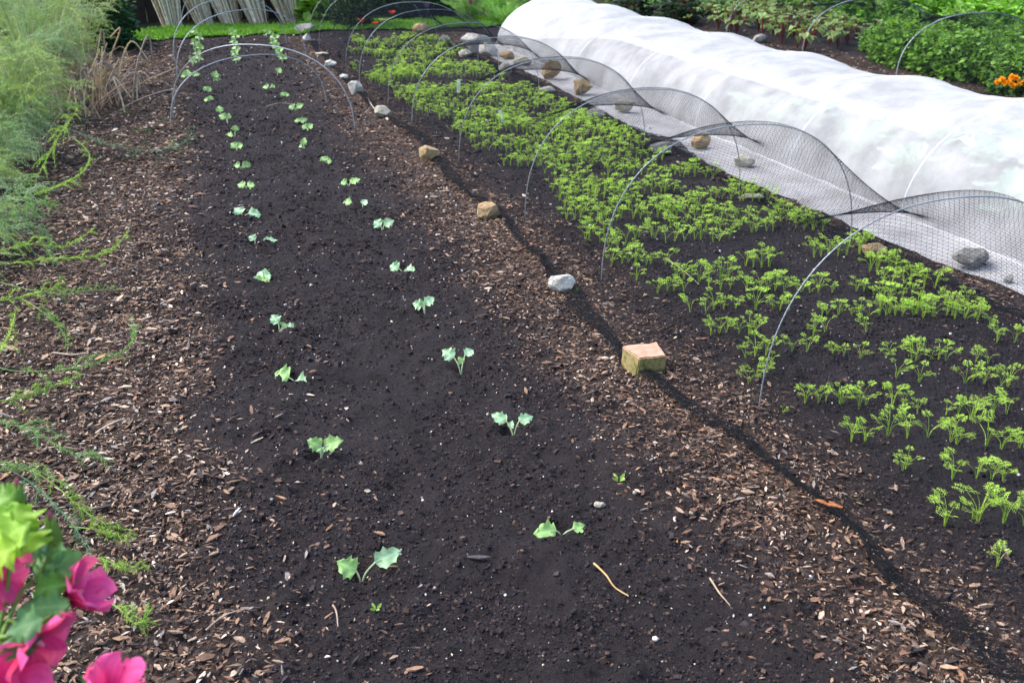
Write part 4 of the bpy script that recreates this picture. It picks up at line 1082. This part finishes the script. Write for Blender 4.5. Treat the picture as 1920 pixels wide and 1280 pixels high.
for i, (px, py, d, c) in enumerate([(801, 9, 13.0, (.20, .08, .28)), (882, 4, 13.4, (.30, .05, .22)), (957, 2, 13.6, (.35, .06, .16))]):
    q = D(px, py, d); root = empty('allium', (q[0], q[1], 0)); tag(root, ['purple round flower head on the left at the far end', 'purple round flower head in the middle at the far end', 'reddish round flower head close to the white tunnel top'][i], 'flower', 'purple flower heads at the far end')
    acc = Acc(); V, F = tube(np.array([[0, 0, 0], [0, 0, q[2]*.5], [0, 0, q[2]]]), .005, 5); acc.add(V, F, (.15, .25, .08)); acc.build('stem', M_leaf, root)
    acc = Acc(); blob(acc, np.array([0, 0, q[2]]), .045, c, 40); acc.build('flower', M_petal, root)
q = D(516, 62, 12.2); acc = Acc(); blob(acc, q, .028, (.05, .01, .03), 30); V, F = tube(np.array([[q[0], q[1], 0], [q[0], q[1], q[2]*.5], q]), .004, 4); acc.add(V, F, (.1, .16, .06)); tag(acc.build('flower', M_petal), 'dark crimson flower head in front of the grass strip', 'flower')

# ------------------------------------------------------------------ beyond the white tunnel
def proto(kind, n, rad, size, c, sc, **kw): return plant(kind[0], kind[1], (0, 0), kind[2], kind[3], n, rad, size, c, sc, **kw)
def beet():
    root = empty('beetroot_plant', (0, 0, 0)); tag(root, 'x', 'beetroot', 'beetroot plants under the far net')
    S = Acc(); Lf = Acc()
    for i in range(11):
        a = random.uniform(0, 6.28); d = np.array([math.cos(a), math.sin(a), 0]); h = random.uniform(.12, .28); q = random.uniform(.05, .13)
        T = d*q+np.array([0, 0, h]); V, F = tube(smoothline([(0, 0, 0), d*q*.4+np.array([0, 0, h*.6]), T], 3), .006, 4); S.add(V, F, (.24, .05, .04))
        leaf_mesh(Lf, T, T+d*.13+np.array([0, 0, random.uniform(-.05, .07)]), .085, (-d[0]*.3, -d[1]*.3, 1), .2, .5, np.array(random.choice(((.20, .38, .09), (.25, .42, .12), (.16, .32, .08)))), (.22, .16, .08), 'long', i, 8, 5)
    S.build('stem', M_leaf, root, True); Lf.build('foliage', M_leaf, root, True); return root
pts = [(7.15+.42*i+random.gauss(0, .05), y+random.gauss(0, .05)) for y in np.arange(9.9, 13.2, .36) for i in range(4)]
field([beet() for _ in range(3)], pts, lambda i: 'beetroot plant with red stems and green leaves under the net beyond the white tunnel')
par = [proto(('parsley_plant', 'parsley', 'x', 'dark parsley plants under the far net'), 1500, (.24, .24, .24), .05, (.15, .30, .045), (.12, .22, .04), cv=.3, wid=1.4) for _ in range(3)]
pts = [(7.45+.36*i+random.gauss(0, .05), y+random.gauss(0, .05)) for y in np.arange(6.4, 9.7, .36) for i in range(5) if not (y > 9 and i < 1)]
field(par, pts, lambda i: 'dark green bushy parsley plant in the block under the net beyond the white tunnel')
cel = [proto(('leafy_crop', 'leafy crop', 'x', 'bright green leafy plants at the upper right'), 520, (.26, .26, .30), .10, (.17, .36, .045), (.22, .36, .10), cv=.25, wid=1.3, tilt=.9) for _ in range(3)]
pts = [(9.5+.42*i+random.gauss(0, .06), y+random.gauss(0, .06)) for y in np.arange(7.6, 14.0, .42) for i in range(8) if 9.5+.42*i > 9.3]
field(cel, pts, lambda i: 'bright green leafy plant in the sunlit block at the upper right')
sq = [proto(('strawberry_plant', 'strawberry plant', 'x', 'low leafy plants at the top centre right'), 330, (.30, .30, .14), .10, (.11, .23, .06), (.18, .25, .08), cv=.3, wid=1.5, tilt=.5) for _ in range(2)]
pts = [(7.6+.5*i+random.gauss(0, .06), y+random.gauss(0, .06)) for y in np.arange(13.7, 16.5, .5) for i in range(10)]
field(sq, pts, lambda i: 'low mottled leafy plant in the rows at the top right of the picture')
# red chard, dark purple leaves at the far end of that bed
for i, (x, y) in enumerate([(6.9, 12.6), (7.2, 13.3), (6.5, 13.2)]):
    r_ = plant('red_leaved_plant', 'plant', (x, y), ['dark plant with crimson stems by the far grey hoop', 'dark plant with crimson stems, rightmost of three', 'dark plant with crimson stems touching the white tunnel top'][i], None, 500, (.26, .26, .3), .10, (.04, .07, .045), (.35, .01, .03), 14)
# marigolds
mg = empty('marigold_plant', (0, 0, 0)); mp = G(1895, 175, 0.18); mp = D(1895, 164, 9.0); mg.location = (mp[0], mp[1], 0); tag(mg, 'orange marigold clump at the right edge beyond the white tunnel', 'marigold')
leafy(700, (.24, .2, .16), .05, (.06, .15, .03)).build('foliage', M_leaf, mg)
for (a, b) in [(1880, 152), (1893, 158), (1906, 150), (1898, 148), (1912, 160), (1884, 160), (1924, 154), (1935, 158), (1901, 165), (1870, 158)]:
    q = D(a, b-4, 8.55)-np.array([mp[0], mp[1], 0]); acc = Acc(); blob(acc, q, .027, (.92, .42, .015), 60, .8); acc.build('flower', M_petal, mg)
# hedges closing the garden
for i, (x0, x1, y, l) in enumerate([(-5, 3.2, 17.5, 'dark hedge far behind the straw bundles'), (3.2, 11, 18.2, 'dark green hedge closing the garden at the back'), (11, 20, 17.0, 'dark green hedge beyond the bright leafy block')]):
    root = empty('hedge', ((x0+x1)/2, y, 0)); tag(root, l, 'hedge'); n = int((x1-x0)*1700)
    P = np.stack([rng.uniform(-(x1-x0)/2, (x1-x0)/2, n), rng.normal(0, .3, n), rng.uniform(0, 1.6, n)], 1)
    acc = Acc(); scatter(acc, LEAF6, LEAF6F, P, rotmats(n), np.full((n, 3), .12), np.array((.03, .075, .02))*rng.uniform(.6, 1.5, (n, 1))); acc.build('foliage', M_leaf, root)
for i, x in enumerate(np.arange(6.5, 14, 1.1)):
    plant('shrub', 'shrub', (x, 16.7+random.uniform(-.2, .2)), 'shady green shrub in the line before the back hedge, %s from the left' % ordn(i), None, 900, (.6, .5, .5), .12, (.06, .13, .03), (.05, .08, .02), 5)

# plants inside the white tunnel
def leek():
    root = empty('leek_plant', (0, 0, 0)); tag(root, 'x', 'leek', 'plants inside the white tunnel'); acc = Acc()
    for i in range(9):
        a = random.uniform(0, 6.28); d = np.array([math.cos(a), math.sin(a), 0]); h = random.uniform(.22, .36)
        leaf_mesh(acc, d*.005, d*random.uniform(.05, .14)+np.array([0, 0, h]), .028, (-d[0], -d[1], .3), .3, .25, (.10, .22, .10), (.18, .3, .15), 'long', i, 9, 4, ruff=0)
    acc.build('foliage', M_leaf, root, True); return root
def cab():
    root = empty('cabbage_plant', (0, 0, 0)); tag(root, 'x', 'cabbage', 'plants inside the white tunnel')
    for i in range(9):
        a = i*2.4; d = np.array([math.cos(a), math.sin(a), 0]); acc = Acc(); o_ = d*.02+np.array([0, 0, .05+.01*i])
        leaf_mesh(acc, o_, o_+d*.17+np.array([0, 0, .05+.012*i]), .18, (-d[0]*.5, -d[1]*.5, 1), .3, .3, (.16, .28, .20), (.3, .42, .32), 'cab', i); acc.build('leaf', M_cab, root, True)
    return root
lk = leek(); cb = cab(); first = {'l': 1, 'c': 1}
spots = [('l', G(1725, 350), 'clump nearest the right edge'), ('l', G(1585, 315), 'clump behind the second scallop of the black net'), ('c', G(1690, 345), 'left of the nearest leek'), ('c', G(1850, 330), 'at the right edge'), ('c', G(1640, 290), 'in the middle of the near section'), ('c', G(1900, 290), 'highest at the right edge'), ('c', G(1760, 290), 'behind the nearest leek'), ('l', G(1450, 250), 'farther up the tunnel'), ('c', G(1400, 225), 'faint, halfway up the tunnel'), ('c', G(1520, 250), 'faint, past the middle of the tunnel'), ('c', G(1900, 420), 'low at the right edge')]
for k_, g, l in spots:
    pr_ = lk if k_ == 'l' else cb
    lab = '%s showing dimly through the white fleece, %s' % ('leek' if k_ == 'l' else 'cabbage', l)
    gx = max(g[0], 4.3)
    if first[k_]: first[k_] = 0; pr_.location = (gx, g[1], 0); pr_['label'] = lab
    else: dup(pr_, (gx, g[1]), random.uniform(0, 6), random.uniform(.9, 1.2), lab)

# ------------------------------------------------------------------ mallow in the foreground
mal = empty('mallow_plant', (-.52, .62, 0)); tag(mal, 'pink flowering mallow with green lobed leaves in the lower left corner', 'mallow')
mb = np.array([-.52, .62, 0.])
def mtube(P, r, c, name='stem'):
    acc = Acc(); P = smoothline(P, 6); V, F = tube(P, np.linspace(r, r*.7, len(P)), 7); acc.add(V, F, c); return acc.build(name, M_leaf, mal, True, True)
def mflower(px, py, dep, rad, ax, op, seed):
    c = D(px, py, dep); ax = np.array(ax, float); ax /= np.linalg.norm(ax)
    fr = empty('flower', c-mb); fr.parent = mal
    u1 = np.cross(ax, [0, .3, 1.]); u1 /= np.linalg.norm(u1); u2 = np.cross(ax, u1)
    r0 = random.Random(seed)
    for k in range(5):
        a = k*2*PI/5+seed; rd = u1*math.cos(a)+u2*math.sin(a)
        o_ = op*r0.uniform(.85, 1.15)
        nu, nv = 18, 15; u = np.linspace(0, 1, nu)[:, None]; v = np.linspace(-1, 1, nv)[None]
        td = np.cross(ax, rd)
        w = rad*.92*(u**.65)*np.sqrt(np.clip(1.02-u**5, 0, 1))
        ang = o_*u**.8
        rr = rad*u*np.sin(ang)+rad*.06; hh = rad*u*np.cos(ang)*.95
        ruf = rad*.12*np.sin(v*3.5+seed*3+k)*u**2+rad*.04*np.sin(v*9+k*2)*u**4
        notch = -rad*.05*np.exp(-(v/.28)**2)*u**5
        cuph = rad*.18*(v**2)*u
        P = (rr+notch)[..., None]*rd+(hh+ruf+cuph)[..., None]*ax+(v*w*.78)[..., None]*td+(.004*v*u)[..., None]*ax
        stripe = .5+.5*np.cos(v*22); sh = (1-u)**2
        col = np.array([.80, .03, .27])*(1-.10*(stripe*u)[..., None])+np.array([.10, .13, .19])*(u*u)[..., None]*(.75+.25*(1-stripe))[..., None]  # pink highlight painted into the colour, growing toward the petal tip
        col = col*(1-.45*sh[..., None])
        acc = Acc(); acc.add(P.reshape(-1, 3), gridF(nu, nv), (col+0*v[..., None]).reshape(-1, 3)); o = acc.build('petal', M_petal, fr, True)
    acc = Acc(); V, F = tube(np.array([[0, 0, 0], ax*rad*.3, ax*rad*.55]), np.array([.004, .004, .002]), 7); acc.add(V, F, (.8, .5, .6)); acc.build('stamen', M_petal, fr, True)
    acc = Acc()
    for k in range(6):
        a = k*PI/3; rd = u1*math.cos(a)+u2*math.sin(a); leaf_mesh(acc, -ax*.004, rd*rad*.3+ax*rad*.22, rad*.24, -rd, .2, 0, (.15, .30, .05), (.22, .38, .1), 'x', k, 6, 5, .02)
    acc.build('calyx', M_leaf, fr, True)
    return c
def mleaf(px, py, tx, ty, dep, w, c, seed=0, n=(-.1, -.5, .8), d2=0.):
    w *= .85; A_ = D(px, py, dep); T = D(tx, ty, dep+d2); acc = Acc()
    leaf_mesh(acc, A_, T, w, n, .15, .25, c, np.array(c)*1.3+.02, 'cab', seed, 16, 13, ruff=.13); acc.build('leaf', M_leaf, mal, True, True)
GM = (.17, .36, .12); GB = (.26, .46, .05); GD = (.10, .26, .08)
MAG = 1.32
c1 = mflower(122, 1128, MAG, .052, (.75, -.10, .45), .72, 1)
c2 = mflower(48, 1186, 1.26, .056, (.55, -.55, -.25), 1.05, 2)
c3 = mflower(-46, 1075, 1.30, .058, (.7, -.4, .1), .8, 3)
c4 = mflower(5, 1304, 1.25, .064, (.2, -.5, .55), 1.0, 4)
c5 = mflower(200, 1316, 1.22, .052, (.35, -.1, .9), .55, 5)
for c, m_ in ((c1, (60, 1160)), (c2, (0, 1215)), (c3, (-60, 1110)), (c4, (-20, 1320)), (c5, (170, 1360))):
    mtube([mb+[0, 0, 0], mb*.3+D(*m_, 1.3)*.7-np.array([0, 0, .12]), D(*m_, 1.29), c], .0035, (.22, .38, .08))
mleaf(150, 1085, 62, 1050, 1.33, .07, GM, 1); mleaf(60, 1062, 140, 1035, 1.34, .06, GM, 2); mleaf(62, 1108, 128, 1090, 1.3, .05, (.10, .27, .04), 3)
mleaf(130, 1135, 20, 1140, 1.28, .045, GD, 4); mleaf(82, 1160, 0, 1185, 1.22, .05, (.09, .22, .08), 5); mleaf(90, 1150, 130, 1165, 1.3, .05, (.09, .24, .03), 6)
mleaf(30, 1190, 50, 1235, 1.24, .06, GD, 7); mleaf(-10, 1210, 5, 1250, 1.26, .06, GD, 8)
mleaf(60, 1035, 40, 985, 1.3, .07, GB, 9); mleaf(45, 1000, 20, 940, 1.3, .07, GB, 10); mleaf(0, 1020, 50, 975, 1.27, .075, GB, 11); mleaf(-30, 1000, 20, 950, 1.3, .08, (.22, .42, .04), 12)
mleaf(-20, 940, 45, 925, 1.33, .05, (.18, .36, .06), 13); mleaf(60, 1030, 95, 1015, 1.33, .05, (.08, .22, .10), 14); mleaf(-20, 1050, 30, 1020, 1.25, .07, (.28, .45, .04), 15); mleaf(160, 1290, 200, 1262, 1.26, .05, (.16, .34, .10), 16)
def mbud(px, py, dep, s, up):
    c = D(px, py, dep); up = np.array(up, float); up /= np.linalg.norm(up); acc = Acc()
    u1 = np.cross(up, [1, 0, .1]); u1 /= np.linalg.norm(u1); u2 = np.cross(up, u1)
    t = np.linspace(0, 1, 9); P = c+up*(t[:, None]-.4)*s*1.5; V, F = tube(P, s*.42*np.sin(PI*(t*.93+.04))**.7*(1-.35*t)+.0005, 10)
    acc.add(V, F, (.18, .34, .06))
    for k in range(5):
        a = k*2*PI/5; rd = u1*math.cos(a)+u2*math.sin(a); leaf_mesh(acc, c-up*s*.5+rd*s*.3, c+up*s*1.15+rd*s*.16, s*.42, rd, .1, 0, (.20, .38, .07), (.28, .46, .12), 'long', k, 8, 5, .02)
    o = acc.build('bud', M_leaf, mal, True, True)
    acc = Acc(); V, F = tube(np.array([c+up*s*.8, c+up*s*1.05, c+up*s*1.25]), np.array([s*.13, s*.1, .001]), 7); acc.add(V, F, (.4, .12, .2)); k = acc.build('bud_tip', M_petal, o, True)
mbud(100, 1002, 1.33, .030, (.05, 0, 1)); mbud(33, 938, 1.33, .028, (.15, 0, 1)); mbud(12, 1025, 1.3, .028, (.3, 0, 1))
mtube([D(0, 1200, 1.27), D(40, 1110, 1.31), D(75, 1075, 1.33), D(100, 1020, 1.33)], .003, (.2, .36, .08))
mtube([D(-40, 1300, 1.28), D(5, 1150, 1.30), D(20, 1040, 1.32), D(30, 960, 1.33)], .0035, (.2, .36, .08))
mtube([D(-20, 1195, 1.27), D(20, 1190, 1.25), D(85, 1160, 1.26), D(110, 1140, 1.31)], .003, (.25, .42, .1))

# ------------------------------------------------------------------ light, world, camera
w = bpy.data.worlds.new('World'); scene.world = w; w.use_nodes = True
nt = w.node_tree; bg = nt.nodes['Background']; sky = nt.nodes.new('ShaderNodeTexSky'); sky.sky_type = 'NISHITA'; sky.sun_disc = False
EL = math.radians(52); AZ = math.radians(-55)      # sun from the left, a little beyond the beds
sky.sun_elevation = EL; sky.sun_rotation = AZ; sky.air_density = 1.; sky.dust_density = 3.; sky.ozone_density = .8
nt.links.new(sky.outputs[0], bg.inputs[0]); bg.inputs[1].default_value = .15
sl = bpy.data.lights.new('sun', 'SUN'); sl.energy = 1.5; sl.angle = math.radians(32); sl.color = (1, .97, .93)
so = bpy.data.objects.new('sun', sl); COL.objects.link(so)
sd = Vector((math.sin(AZ)*math.cos(EL), math.cos(AZ)*math.cos(EL), math.sin(EL)))
so.rotation_euler = sd.to_track_quat('Z', 'Y').to_euler()
cam = bpy.data.cameras.new('camera'); co = bpy.data.objects.new('camera', cam); COL.objects.link(co); scene.camera = co
cam.sensor_width = 36; cam.lens = FPX/1920*36; cam.clip_start = .05; cam.clip_end = 500
co.location = (0, 0, CH)
co.rotation_euler = Vector(tuple(CF)).to_track_quat('-Z', 'Y').to_euler()
cam.dof.use_dof = True; cam.dof.focus_distance = 3.5; cam.dof.aperture_fstop = 5.6
scene.view_settings.view_transform = 'Standard'; scene.view_settings.look = 'None'; scene.view_settings.exposure = 1.5; scene.view_settings.gamma = 1
scene.render.engine = 'CYCLES'
scene.cycles.transparent_max_bounces = 24; scene.cycles.max_bounces = 6

for o in scene.objects:
    if o.get('label') and not 4 <= len(o['label'].split()) <= 16: print('LABEL', len(o['label'].split()), o['label'])
